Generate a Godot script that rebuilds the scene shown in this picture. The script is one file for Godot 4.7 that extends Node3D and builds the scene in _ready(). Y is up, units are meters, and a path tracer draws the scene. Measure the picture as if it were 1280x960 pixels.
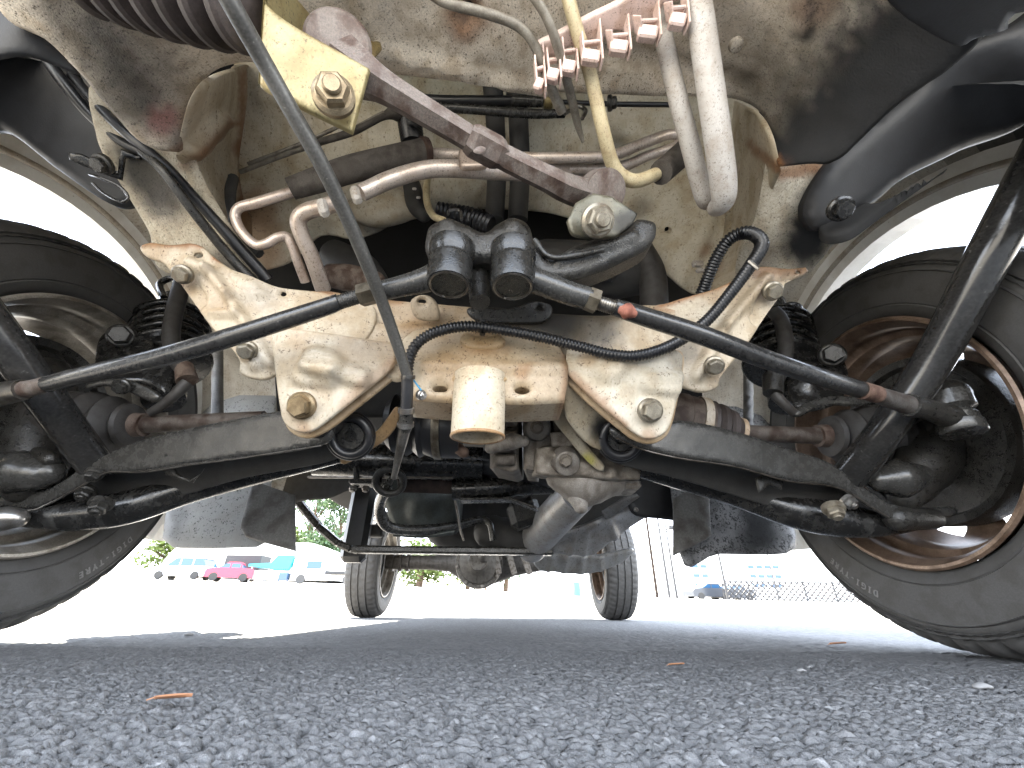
extends Node3D
# A small truck seen from the ground under its front axle. Truck centre line x = 0, forward distance from the lens = -z.

const FL := 516.7                                   # focal length for a picture 960 high
const AXLE := 0.535
const WHEEL_Y := 0.262
var cam_p := Vector3(0.0275, 0.045, 0.0)
var cam_b := Basis(Vector3.UP, -0.0254) * Basis(Vector3.RIGHT, 0.4986) * Basis(Vector3.BACK, 0.0104)
var M := {}
var truck: Node3D
var rng := RandomNumberGenerator.new()
var nz := FastNoiseLite.new()
var used := {}

# ---------------------------------------------------------------- measuring helpers
func ray(px: float, py: float) -> Vector3:
	return cam_b * Vector3((px - 640.0) / FL, -(py - 480.0) / FL, -1.0)
func at(px: float, py: float, f: float) -> Vector3:
	var d := ray(px, py)
	return cam_p + d * (f / -d.z)
func fy(px: float, py: float, y: float) -> float:     # forward distance where that line of sight reaches height y
	var d := ray(px, py)
	return (y - cam_p.y) / d.y * -d.z
func fx(px: float, py: float, x: float) -> float:     # ... where it reaches the plane x
	var d := ray(px, py)
	return (x - cam_p.x) / d.x * -d.z
func rad(px: float, py: float, f: float, w: float) -> float:
	var d := ray(px, py)
	return w * 0.5 / FL * f / -d.z
func gy(x: float, f: float) -> float:                 # the car park climbs gently away from the truck
	return maxf(f - 4.0, 0.0) * clampf(0.037 - 0.0007 * x, 0.012, 0.06)

# ---------------------------------------------------------------- names and records
func numbered(called: String, parent: Node) -> String:
	var k := str(parent.get_instance_id()) + called
	used[k] = used.get(k, -1) + 1
	return called if used[k] == 0 else "%s_%03d" % [called, used[k]]
func tag(o: Node, label: String, category := "", group := "", kind := "") -> Node:
	o.set_meta("label", label)
	if category: o.set_meta("category", category)
	if group: o.set_meta("group", group)
	if kind: o.set_meta("kind", kind)
	return o
func node(called: String, parent: Node = null, label := "") -> Node3D:
	var p: Node = parent if parent else self
	var o := Node3D.new()
	o.name = numbered(called, p)
	p.add_child(o, true)
	if label: o.set_meta("label", label)
	return o
func put(called: String, st: SurfaceTool, mat: Material, parent: Node = null, label := "") -> MeshInstance3D:
	var p: Node = parent if parent else self
	st.generate_normals()
	var o := MeshInstance3D.new()
	o.mesh = st.commit()
	o.mesh.surface_set_material(0, mat)
	o.name = numbered(called, p)
	p.add_child(o, true)
	if label: o.set_meta("label", label)
	return o
func begin() -> SurfaceTool:
	var st := SurfaceTool.new()
	st.begin(Mesh.PRIMITIVE_TRIANGLES)
	st.set_color(Color.WHITE)
	return st

# ---------------------------------------------------------------- shapes
func quad(st: SurfaceTool, a: Vector3, b: Vector3, c: Vector3, d: Vector3) -> void:
	st.add_vertex(a); st.add_vertex(b); st.add_vertex(c)
	st.add_vertex(a); st.add_vertex(c); st.add_vertex(d)
func catmull(p0, p1, p2, p3, t: float):
	return 0.5 * (2.0 * p1 + (p2 - p0) * t + (2.0 * p0 - 5.0 * p1 + 4.0 * p2 - p3) * t * t + (3.0 * p1 - p0 - 3.0 * p2 + p3) * t * t * t)
func spline(p: Array, sub: int) -> Array:
	if p.size() < 3 or sub < 2:
		return p
	var out := []
	for i in p.size() - 1:
		var a = p[i - 1] if i > 0 else p[i] * 2.0 - p[i + 1]
		var d = p[i + 2] if i + 2 < p.size() else p[i + 1] * 2.0 - p[i]
		for k in sub:
			out.append(catmull(a, p[i], p[i + 1], d, float(k) / sub))
	out.append(p[-1])
	return out
func rings(st: SurfaceTool, pts: Array, rr: Array, sides: int, cap := true, squash := 1.0, up := Vector3.ZERO, base_group := 1) -> void:
	var n := pts.size()
	var side := Vector3.ZERO
	var prev := []
	for i in n:
		var tan: Vector3 = (pts[mini(i + 1, n - 1)] - pts[maxi(i - 1, 0)]).normalized()
		if side == Vector3.ZERO:
			side = up if up != Vector3.ZERO else (Vector3.UP if absf(tan.y) < 0.9 else Vector3.RIGHT)
		side = (side - tan * side.dot(tan)).normalized()
		var other := tan.cross(side)
		var ring := []
		for k in sides:
			var a := TAU * k / sides
			ring.append(pts[i] + (side * cos(a) + other * sin(a) * squash) * rr[i])
		st.set_smooth_group(base_group if sides > 6 else -1)
		if prev.size():
			for k in sides:
				var k2 := (k + 1) % sides
				quad(st, prev[k], prev[k2], ring[k2], ring[k])
		if cap and (i == 0 or i == n - 1):
			st.set_smooth_group(base_group + 1 + (1 if i else 0))
			for k in sides:
				var k2 := (k + 1) % sides
				if i == 0:
					st.add_vertex(pts[i]); st.add_vertex(ring[k2]); st.add_vertex(ring[k])
				else:
					st.add_vertex(pts[i]); st.add_vertex(ring[k]); st.add_vertex(ring[k2])
		prev = ring
func tube_shape(st: SurfaceTool, ctrl: Array, radii: Array, o := {}) -> void:
	var sub: int = o.get("sub", 6)
	var pts := spline(ctrl, sub)
	var rr := spline(radii, sub)
	if pts.size() < 3 and o.get("round", false) == false and not o.has("pitch"):
		rings(st, pts, rr, o.get("sides", 14), o.get("cap", true), o.get("squash", 1.0), o.get("up", Vector3.ZERO))
		return
	if o.has("pitch"):                                   # corrugated: even steps along the run
		var pitch: float = o.pitch
		var np := []
		var nr := []
		var run := 0.0
		var next := 0.0
		var k := 0
		for i in pts.size() - 1:
			var seg: float = pts[i].distance_to(pts[i + 1])
			while next < run + seg:
				var t := (next - run) / seg
				np.append(pts[i].lerp(pts[i + 1], t))
				nr.append(lerpf(rr[i], rr[i + 1], t) * [1.0, 1.0, o.get("low", 0.84), o.get("low", 0.84)][k % 4])
				k += 1
				next += pitch * [0.45, 0.08, 0.39, 0.08][k % 4]
			run += seg
		pts = np
		rr = nr
	if o.get("round", false):
		var a: Vector3 = (pts[0] - pts[1]).normalized()
		var b: Vector3 = (pts[-1] - pts[-2]).normalized()
		var p2 := []
		var r2 := []
		for t in [0.05, 0.35, 0.65, 0.9]:
			p2.append(pts[0] + a * rr[0] * sqrt(1.0 - t * t) * 0.9); r2.append(rr[0] * t)
		p2.append_array(pts); r2.append_array(rr)
		for t in [0.9, 0.65, 0.35, 0.05]:
			p2.append(pts[-1] + b * rr[-1] * sqrt(1.0 - t * t) * 0.9); r2.append(rr[-1] * t)
		pts = p2
		rr = r2
	if o.has("lump"):
		for i in pts.size():
			rr[i] = rr[i] * (1.0 + o.lump * nz.get_noise_3dv(pts[i] * 3600.0))
	rings(st, pts, rr, o.get("sides", 14), o.get("cap", true), o.get("squash", 1.0), o.get("up", Vector3.ZERO))
# a run of round section through measured points [px, py, forward, width in px]
func tube(called: String, parent: Node, mat: Material, p: Array, o := {}) -> MeshInstance3D:
	var st := begin()
	st.set_color(o.get("col", Color.WHITE))
	var c := []
	var r := []
	for e in p:
		c.append(at(e[0], e[1], e[2])); r.append(rad(e[0], e[1], e[2], e[3]))
	tube_shape(st, c, r, o)
	return put(called, st, mat, parent, o.get("label", ""))
# the same run through world points, radius given
func pipe(called: String, parent: Node, mat: Material, c: Array, r: float, o := {}) -> MeshInstance3D:
	var st := begin()
	st.set_color(o.get("col", Color.WHITE))
	var rr := []
	for e in c: rr.append(r)
	tube_shape(st, c, rr, o)
	return put(called, st, mat, parent, o.get("label", ""))
func tread_radius(i: int, k: int, r: float) -> float:  # tread blocks: cuts across the shoulders and fine sipes in the middle ribs
	if (i >= 16 and i <= 20 or i >= 35 and i <= 38) and k % 4 == 0: return r - 0.0055
	if i >= 13 and i <= 14 and k % 2 == 0: return r - 0.0010
	if (i >= 25 and i <= 26 or i >= 29 and i <= 31) and (k + i) % 5 == 0: return r - 0.0035
	return r
# turned shape: profile of [along axis, radius] from a, sharp edges kept
func lathe_shape(st: SurfaceTool, a: Vector3, axis: Vector3, prof: Array, sides := 28, tread := false, turn := 0.0) -> void:
	var z := axis.normalized()
	var x := z.cross(Vector3.UP if absf(z.y) < 0.9 else Vector3.RIGHT).normalized()
	var y := z.cross(x)
	var group := 1
	for i in prof.size() - 1:
		if i > 0:
			var d0 := Vector2(prof[i][0] - prof[i - 1][0], prof[i][1] - prof[i - 1][1])
			var d1 := Vector2(prof[i + 1][0] - prof[i][0], prof[i + 1][1] - prof[i][1])
			if absf(d0.angle_to(d1)) > 0.65: group += 1
		st.set_smooth_group(group if sides > 8 else -1)
		for k in sides:
			var q := []
			for e in [[i, k], [i, k + 1], [i + 1, k + 1], [i + 1, k]]:
				var t: float = prof[e[0]][0]
				var r: float = prof[e[0]][1]
				var kk: int = e[1] % sides
				if tread: r = tread_radius(e[0], kk, r)
				var ang := TAU * kk / sides + turn
				q.append(a + z * t + (x * cos(ang) + y * sin(ang)) * r)
			if prof[i][1] < 1e-6:
				st.add_vertex(q[0]); st.add_vertex(q[2]); st.add_vertex(q[3])
			elif prof[i + 1][1] < 1e-6:
				st.add_vertex(q[0]); st.add_vertex(q[1]); st.add_vertex(q[2])
			else:
				quad(st, q[0], q[1], q[2], q[3])
func lathe(called: String, parent: Node, mat: Material, a: Vector3, axis: Vector3, prof: Array, o := {}) -> MeshInstance3D:
	var st := begin()
	st.set_color(o.get("col", Color.WHITE))
	lathe_shape(st, a, axis, prof, o.get("sides", 28))
	return put(called, st, mat, parent, o.get("label", ""))
# hexagon bolt with a flange; w is the flange width in metres
func bolt_at(parent: Node, p: Vector3, axis: Vector3, w: float, mat: Material, o := {}) -> MeshInstance3D:
	var st := begin()
	st.set_color(o.get("col", Color.WHITE))
	var r := w * 0.5
	lathe_shape(st, p - axis.normalized() * 0.003, axis, [[0, 0], [0, r], [0.003 + r * 0.12, r], [0.003 + r * 0.26, r * 0.84], [0.003 + r * 0.26, 0]], 24)
	lathe_shape(st, p, axis, [[0, r * 0.78], [r * 0.72, r * 0.78], [r * 0.86, r * 0.66], [r * 0.86, 0]], 6, false, o.get("turn", 0.4))
	if o.get("stud", false):
		lathe_shape(st, p, axis, [[r * 0.8, r * 0.44], [r * 1.02, r * 0.44], [r * 1.12, r * 0.36], [r * 1.12, 0]], 18)
	return put(o.get("name", "bolt"), st, mat, parent)
func bolt(parent: Node, px: float, py: float, f: float, w: float, mat: Material, axis := Vector3(0, -0.6, 0.8), o := {}) -> MeshInstance3D:
	return bolt_at(parent, at(px, py, f), axis, rad(px, py, f, w) * 2.0, mat, o)
func box_shape(st: SurfaceTool, c: Vector3, s: Vector3, b := Basis(), bev := 0.0) -> void:
	var h := s * 0.5
	var e := minf(bev, minf(h.x, minf(h.y, h.z)) * 0.6)
	st.set_smooth_group(-1)
	for ax in 3:
		for sg in [-1.0, 1.0]:
			var u := Vector3.ZERO; var v := Vector3.ZERO; var n := Vector3.ZERO
			n[ax] = sg * h[ax]
			u[(ax + 1) % 3] = h[(ax + 1) % 3] - e
			v[(ax + 2) % 3] = (h[(ax + 2) % 3] - e) * sg
			quad(st, c + b * (n - u - v), c + b * (n - u + v), c + b * (n + u + v), c + b * (n + u - v))
	if e > 0.0:
		for ax in 3:
			var u1 := (ax + 1) % 3
			var v1 := (ax + 2) % 3
			for su in [-1.0, 1.0]:
				for sv in [-1.0, 1.0]:
					var q := []
					for t in [[-1.0, 0], [1.0, 0], [1.0, 1], [-1.0, 1]]:
						var p := Vector3.ZERO
						p[ax] = t[0] * (h[ax] - e)
						p[u1] = su * (h[u1] - (e if t[1] == 1 else 0.0))
						p[v1] = sv * (h[v1] - (0.0 if t[1] == 1 else e))
						q.append(c + b * p)
					if su * sv > 0: quad(st, q[0], q[1], q[2], q[3])
					else: quad(st, q[3], q[2], q[1], q[0])
		for sx in [-1.0, 1.0]:
			for sy in [-1.0, 1.0]:
				for sz in [-1.0, 1.0]:
					var a := Vector3(sx * h.x, sy * (h.y - e), sz * (h.z - e))
					var d := Vector3(sx * (h.x - e), sy * h.y, sz * (h.z - e))
					var g := Vector3(sx * (h.x - e), sy * (h.y - e), sz * h.z)
					st.add_vertex(c + b * a)
					if sx * sy * sz > 0: st.add_vertex(c + b * g); st.add_vertex(c + b * d)
					else: st.add_vertex(c + b * d); st.add_vertex(c + b * g)
func box(called: String, parent: Node, mat: Material, c: Vector3, s: Vector3, o := {}) -> MeshInstance3D:
	var st := begin()
	st.set_color(o.get("col", Color.WHITE))
	box_shape(st, c, s, o.get("basis", Basis()), o.get("bev", 0.004))
	return put(called, st, mat, parent, o.get("label", ""))
# a bar with a rectangular section between two points
func bar_shape(st: SurfaceTool, a: Vector3, b: Vector3, w: float, h: float, up := Vector3.UP, bev := 0.002) -> void:
	var z := (b - a).normalized()
	var x := up.cross(z).normalized()
	box_shape(st, (a + b) * 0.5, Vector3(w, h, a.distance_to(b)), Basis(x, z.cross(x), z), bev)
func bar(called: String, parent: Node, mat: Material, a: Vector3, b: Vector3, w: float, h: float, o := {}) -> MeshInstance3D:
	var st := begin()
	st.set_color(o.get("col", Color.WHITE))
	bar_shape(st, a, b, w, h, o.get("up", Vector3.UP), o.get("bev", 0.002))
	return put(called, st, mat, parent, o.get("label", ""))

# thin plate spline through [x, y, value]
func tps(c: Array) -> Array:
	var n := c.size()
	var m := n + 3
	var a := []
	for i in m:
		var row := PackedFloat64Array(); row.resize(m + 1); a.append(row)
	for i in n:
		for j in n:
			var d2: float = ((c[i][0] - c[j][0]) ** 2 + (c[i][1] - c[j][1]) ** 2) * 1e-4
			a[i][j] = 0.5 * d2 * log(d2) if d2 > 0.0 else 1e-4
		a[i][n] = 1.0; a[i][n + 1] = c[i][0] * 0.01; a[i][n + 2] = c[i][1] * 0.01
		a[n][i] = 1.0; a[n + 1][i] = c[i][0] * 0.01; a[n + 2][i] = c[i][1] * 0.01
		a[i][m] = c[i][2]
	for i in m:
		var best := i
		for j in range(i, m):
			if absf(a[j][i]) > absf(a[best][i]): best = j
		var sw = a[i]; a[i] = a[best]; a[best] = sw
		for j in m:
			if j != i and a[j][i] != 0.0:
				var k: float = a[j][i] / a[i][i]
				for l in range(i, m + 1): a[j][l] -= k * a[i][l]
	var w := []
	for i in m: w.append(a[i][m] / a[i][i])
	return w
func tps_at(c: Array, w: Array, x: float, y: float) -> float:
	var n := c.size()
	var v: float = w[n] + w[n + 1] * x * 0.01 + w[n + 2] * y * 0.01
	for j in n:
		var d2: float = ((x - c[j][0]) ** 2 + (y - c[j][1]) ** 2) * 1e-4
		if d2 > 1e-9: v += w[j] * 0.5 * d2 * log(d2)
	return v
func seg_dist(p: Vector2, a: Vector2, b: Vector2) -> float:
	return p.distance_to(Geometry2D.get_closest_point_to_segment(p, a, b))
func stain(base: Color, x: float, y: float, list: Array) -> Color:
	var c := base
	for s in list:                                       # [x, y, reach, colour, strength, x2, y2]
		var d: float
		if s.size() > 5: d = seg_dist(Vector2(x, y), Vector2(s[0], s[1]), Vector2(s[5], s[6]))
		else: d = Vector2(x - s[0], y - s[1]).length()
		d = d / s[2] + 0.16 * nz.get_noise_2d(x * 3.0, y * 3.0) + 0.14 * nz.get_noise_2d(x * 13.0, y * 13.0)
		c = c.lerp(s[3], s[4] * (1.0 - smoothstep(0.3, 1.0, d)))
	return c
func outline(pts: Array, step: float, smooth: bool) -> PackedVector2Array:
	var out := PackedVector2Array()
	var n := pts.size()
	for i in n:
		var p1 := Vector2(pts[i][0], pts[i][1])
		var p2 := Vector2(pts[(i + 1) % n][0], pts[(i + 1) % n][1])
		var p0 := Vector2(pts[(i + n - 1) % n][0], pts[(i + n - 1) % n][1])
		var p3 := Vector2(pts[(i + 2) % n][0], pts[(i + 2) % n][1])
		if pts[i].size() > 2: p0 = p1 * 2.0 - p2
		if pts[(i + 1) % n].size() > 2: p3 = p2 * 2.0 - p1
		var k := maxi(1, int(round(p1.distance_to(p2) / step)))
		for j in k:
			var t := float(j) / k
			out.append(catmull(p0, p1, p2, p3, t) if smooth else p1.lerp(p2, t))
	return out
# a pressed sheet of metal: outline in measured px, depth through control points [px, py, forward], real thickness.
# o: step, smooth, holes [[x, y, rx, ry]], emb [[x, y, reach, height, x2, y2]] (pressed towards the viewer), er (rounded edge, px), base, stains
func panel(called: String, parent: Node, mat: Material, pts: Array, dep: Array, th: float, o := {}) -> MeshInstance3D:
	var step: float = o.get("step", 6.0)
	var rim := outline(pts, step, o.get("smooth", true))
	var loops := [rim]
	for h in o.get("holes", []):
		var c := PackedVector2Array()
		for k in 12: c.append(Vector2(h[0] + cos(TAU * k / 12) * h[2], h[1] + sin(TAU * k / 12) * h[3]))
		loops.append(c)
	var P := PackedVector2Array()
	var edge := PackedFloat32Array()
	for l in loops:
		for p in l: P.append(p); edge.append(0.0)
	var er: float = o.get("er", 2.5)
	if er > 0.0:
		for share in [0.3, 1.0]:
			for poly in Geometry2D.offset_polygon(rim, -er * share, Geometry2D.JOIN_MITER):
				var run := 0.0
				for i in poly.size():
					var a: Vector2 = poly[i]
					var b: Vector2 = poly[(i + 1) % poly.size()]
					var k := maxi(1, int(round(a.distance_to(b) / step)))
					run += a.distance_to(b) / step
					if run < 0.5: continue
					run = 0.0
					for j in k: P.append(a.lerp(b, float(j) / k)); edge.append(er * share)
	var box2 := Rect2(rim[0], Vector2.ZERO)
	for p in rim: box2 = box2.expand(p)
	var row := 0
	var y := box2.position.y + step * 0.5
	while y < box2.end.y:
		var x := box2.position.x + step * (0.5 if row % 2 else 0.0)
		while x < box2.end.x:
			var p := Vector2(x, y)
			if Geometry2D.is_point_in_polygon(p, rim):
				var dmin := 1e9
				var ok := true
				for l in loops:
					for i in l.size(): dmin = minf(dmin, seg_dist(p, l[i], l[(i + 1) % l.size()]))
				for i in range(1, loops.size()):
					if Geometry2D.is_point_in_polygon(p, loops[i]): ok = false
				var drim := dmin
				if loops.size() > 1:
					drim = 1e9
					for i in rim.size(): drim = minf(drim, seg_dist(p, rim[i], rim[(i + 1) % rim.size()]))
				if ok and dmin > step * 0.45 and drim > er + step * 0.45: P.append(p + Vector2(rng.randf() - 0.5, rng.randf() - 0.5) * 0.05); edge.append(drim)
			x += step
		y += step * 0.87
		row += 1
	var c := []
	for d in dep:
		var rr := ray(d[0], d[1])
		c.append([d[0], d[1], -rr.z / d[2]])
	var w := tps(c)
	var near_z := 1e-9
	var far_z := 1e9
	for e in c: near_z = maxf(near_z, e[2]); far_z = minf(far_z, e[2])
	var edrop: float = o.get("drop", th * 0.9)
	var base: Color = o.get("base", Color.WHITE)
	var V := PackedVector3Array()
	var col := PackedColorArray()
	var tri := Geometry2D.triangulate_delaunay(P)
	for i in P.size():
		var rr := ray(P[i].x, P[i].y)
		V.append(cam_p + rr / clampf(tps_at(c, w, P[i].x, P[i].y), far_z * 0.6, near_z * 1.6))
		col.append(stain(base, P[i].x, P[i].y, o.get("stains", [])))
	var keep := PackedInt32Array()
	var N := Vector3.ZERO
	for t in range(0, tri.size(), 3):
		var m := (P[tri[t]] + P[tri[t + 1]] + P[tri[t + 2]]) / 3.0
		var ok := Geometry2D.is_point_in_polygon(m, rim)
		for i in range(1, loops.size()):
			if Geometry2D.is_point_in_polygon(m, loops[i]): ok = false
		if not ok or absf((P[tri[t + 1]] - P[tri[t]]).cross(P[tri[t + 2]] - P[tri[t]])) < 1e-3: continue
		var abc := [tri[t], tri[t + 1], tri[t + 2]]
		if (P[abc[1]] - P[abc[0]]).cross(P[abc[2]] - P[abc[0]]) < 0.0: abc = [abc[0], abc[2], abc[1]]
		for k in abc: keep.append(k)
		N += (V[abc[2]] - V[abc[0]]).cross(V[abc[1]] - V[abc[0]])
	N = N.normalized()
	if N.dot(cam_p - V[0]) < 0.0: N = -N
	var F := V.duplicate()
	var B := PackedVector3Array()
	for i in V.size():
		var e := clampf(edge[i] / er, 0.0, 1.0) if er > 0.0 else 1.0
		var off: float = -edrop * (1.0 - sqrt(1.0 - (1.0 - e) ** 2))
		for m in o.get("emb", []):
			var d: float = P[i].distance_to(Vector2(m[0], m[1])) if m.size() < 6 else seg_dist(P[i], Vector2(m[0], m[1]), Vector2(m[4], m[5]))
			off += 1.35 * m[3] * (1.0 - smoothstep(0.45, 1.0, d / m[2]))
		if o.has("wob"): off += o.wob * nz.get_noise_2d(P[i].x * 2.0, P[i].y * 2.0)
		F[i] = V[i] + N * off
		B.append(V[i] - N * (th - minf(off, 0.0) * 0.02))
	var st := begin()
	st.set_smooth_group(1)
	for k in keep: st.set_color(col[k]); st.add_vertex(F[k])
	st.set_smooth_group(2)
	for t in range(0, keep.size(), 3):
		for k in [keep[t], keep[t + 2], keep[t + 1]]: st.set_color(col[k]); st.add_vertex(B[k])
	st.set_smooth_group(3)
	var s0 := 0
	for l in loops:
		for i in l.size():
			var a: int = s0 + i
			var b: int = s0 + (i + 1) % l.size()
			st.set_color(col[a])
			quad(st, F[a], F[b], B[b], B[a])
		s0 += l.size()
	return put(called, st, mat, parent, o.get("label", ""))

# ---------------------------------------------------------------- materials
func noise_img(seed_: int, freq: float, size := 512, type := FastNoiseLite.TYPE_SIMPLEX_SMOOTH, oct := 4) -> PackedByteArray:
	var n := FastNoiseLite.new()
	n.seed = seed_; n.frequency = freq; n.noise_type = type; n.fractal_octaves = oct
	if type == FastNoiseLite.TYPE_CELLULAR: n.fractal_type = FastNoiseLite.FRACTAL_NONE
	return n.get_seamless_image(size, size, false, false, 0.1, true).get_data()
# multiplies the paint: blotches of dirt, a fine grain and specks. k = [blotch colour, blotch amount, grain, speck colour, speck share]
func grime(seed_: int, blotch: Color, amount: float, grain: float, speck: Color, share: float, size := 512) -> ImageTexture:
	var a := noise_img(seed_, 0.012, size)
	var b := noise_img(seed_ + 1, 0.12, size, FastNoiseLite.TYPE_SIMPLEX_SMOOTH, 2)
	var c := noise_img(seed_ + 2, 0.05, size, FastNoiseLite.TYPE_SIMPLEX_SMOOTH, 3)
	var e := noise_img(seed_ + 3, 0.33, size, FastNoiseLite.TYPE_SIMPLEX_SMOOTH, 1)
	var d := PackedByteArray(); d.resize(size * size * 3)
	var lim := 255.0 * (1.0 - share)
	for i in size * size:
		var t := clampf((a[i] / 255.0 - 0.42) * 3.0, 0.0, 1.0) * amount
		var g := 1.0 - grain * (0.55 * b[i] + 0.45 * e[i]) / 255.0
		var r0 := lerpf(1.0, blotch.r, t) * g
		var g0 := lerpf(1.0, blotch.g, t) * g
		var b0 := lerpf(1.0, blotch.b, t) * g
		if b[i] * 0.72 + c[i] * 0.28 > lim or e[i] * 0.55 + c[i] * 0.45 > lim + 6.0:
			r0 = lerpf(r0, speck.r, 0.8); g0 = lerpf(g0, speck.g, 0.8); b0 = lerpf(b0, speck.b, 0.8)
		d[i * 3] = int(clampf(r0, 0, 1) * 255.0); d[i * 3 + 1] = int(clampf(g0, 0, 1) * 255.0); d[i * 3 + 2] = int(clampf(b0, 0, 1) * 255.0)
	return ImageTexture.create_from_image(Image.create_from_data(size, size, false, Image.FORMAT_RGB8, d))
# dirty dark paint: mostly bare and dark, dust in drifts, pale chips. Returns [colour, roughness]
func dusty(seed_: int, lo: float, spread: float, chips: float, streak := 1.0, size := 512) -> Array:
	var a := noise_img(seed_, 0.02, size)
	var b := noise_img(seed_ + 1, 0.14, size, FastNoiseLite.TYPE_SIMPLEX_SMOOTH, 2)
	var c := noise_img(seed_ + 2, 0.06, size, FastNoiseLite.TYPE_SIMPLEX_SMOOTH, 4)
	var d := PackedByteArray(); d.resize(size * size * 3)
	var r := PackedByteArray(); r.resize(size * size)
	for i in size * size:
		var t := clampf((a[i] / 255.0 - 0.40) * spread + (c[i] / 255.0 - 0.5) * 0.9, 0.0, 1.0)
		var v := lerpf(lo, 0.62, t) * (0.72 + 0.5 * b[i] / 255.0)
		if b[i] * 0.62 + c[i] * 0.38 > 255.0 * (1.0 - chips): v = lerpf(v, 1.0, 0.75)
		var w := int(clampf(v, 0, 1) * 255.0)
		d[i * 3] = w; d[i * 3 + 1] = int(w * 0.985); d[i * 3 + 2] = int(w * 0.95)
		r[i] = int(clampf(0.35 + 0.6 * t + 0.2 * (b[i] / 255.0 - 0.5), 0, 1) * 255.0)
	return [ImageTexture.create_from_image(Image.create_from_data(size, size, false, Image.FORMAT_RGB8, d)), ImageTexture.create_from_image(Image.create_from_data(size, size, false, Image.FORMAT_L8, r))]
func grey_tex(seed_: int, freq: float, lo: float, hi: float, size := 512, type := FastNoiseLite.TYPE_SIMPLEX_SMOOTH) -> ImageTexture:
	var a := noise_img(seed_, freq, size, type, 3)
	for i in a.size(): a[i] = int(clampf(lerpf(lo, hi, a[i] / 255.0), 0, 1) * 255.0)
	return ImageTexture.create_from_image(Image.create_from_data(size, size, false, Image.FORMAT_L8, a))
func mat(called: String, c: Color, rough: float, metal := 0.0, tex: Texture2D = null, scale := 4.0, bump: Texture2D = null, bump_cm := 0.02) -> StandardMaterial3D:
	var m := StandardMaterial3D.new()
	m.resource_name = called
	m.albedo_color = c.linear_to_srgb()
	m.roughness = rough
	m.metallic = metal
	m.vertex_color_use_as_albedo = true
	m.uv1_triplanar = true
	m.uv1_world_triplanar = true
	m.uv1_scale = Vector3.ONE * scale
	if tex: m.albedo_texture = tex
	if bump:
		m.heightmap_enabled = true
		m.heightmap_texture = bump
		m.heightmap_scale = bump_cm
	M[called] = m
	return m
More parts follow.
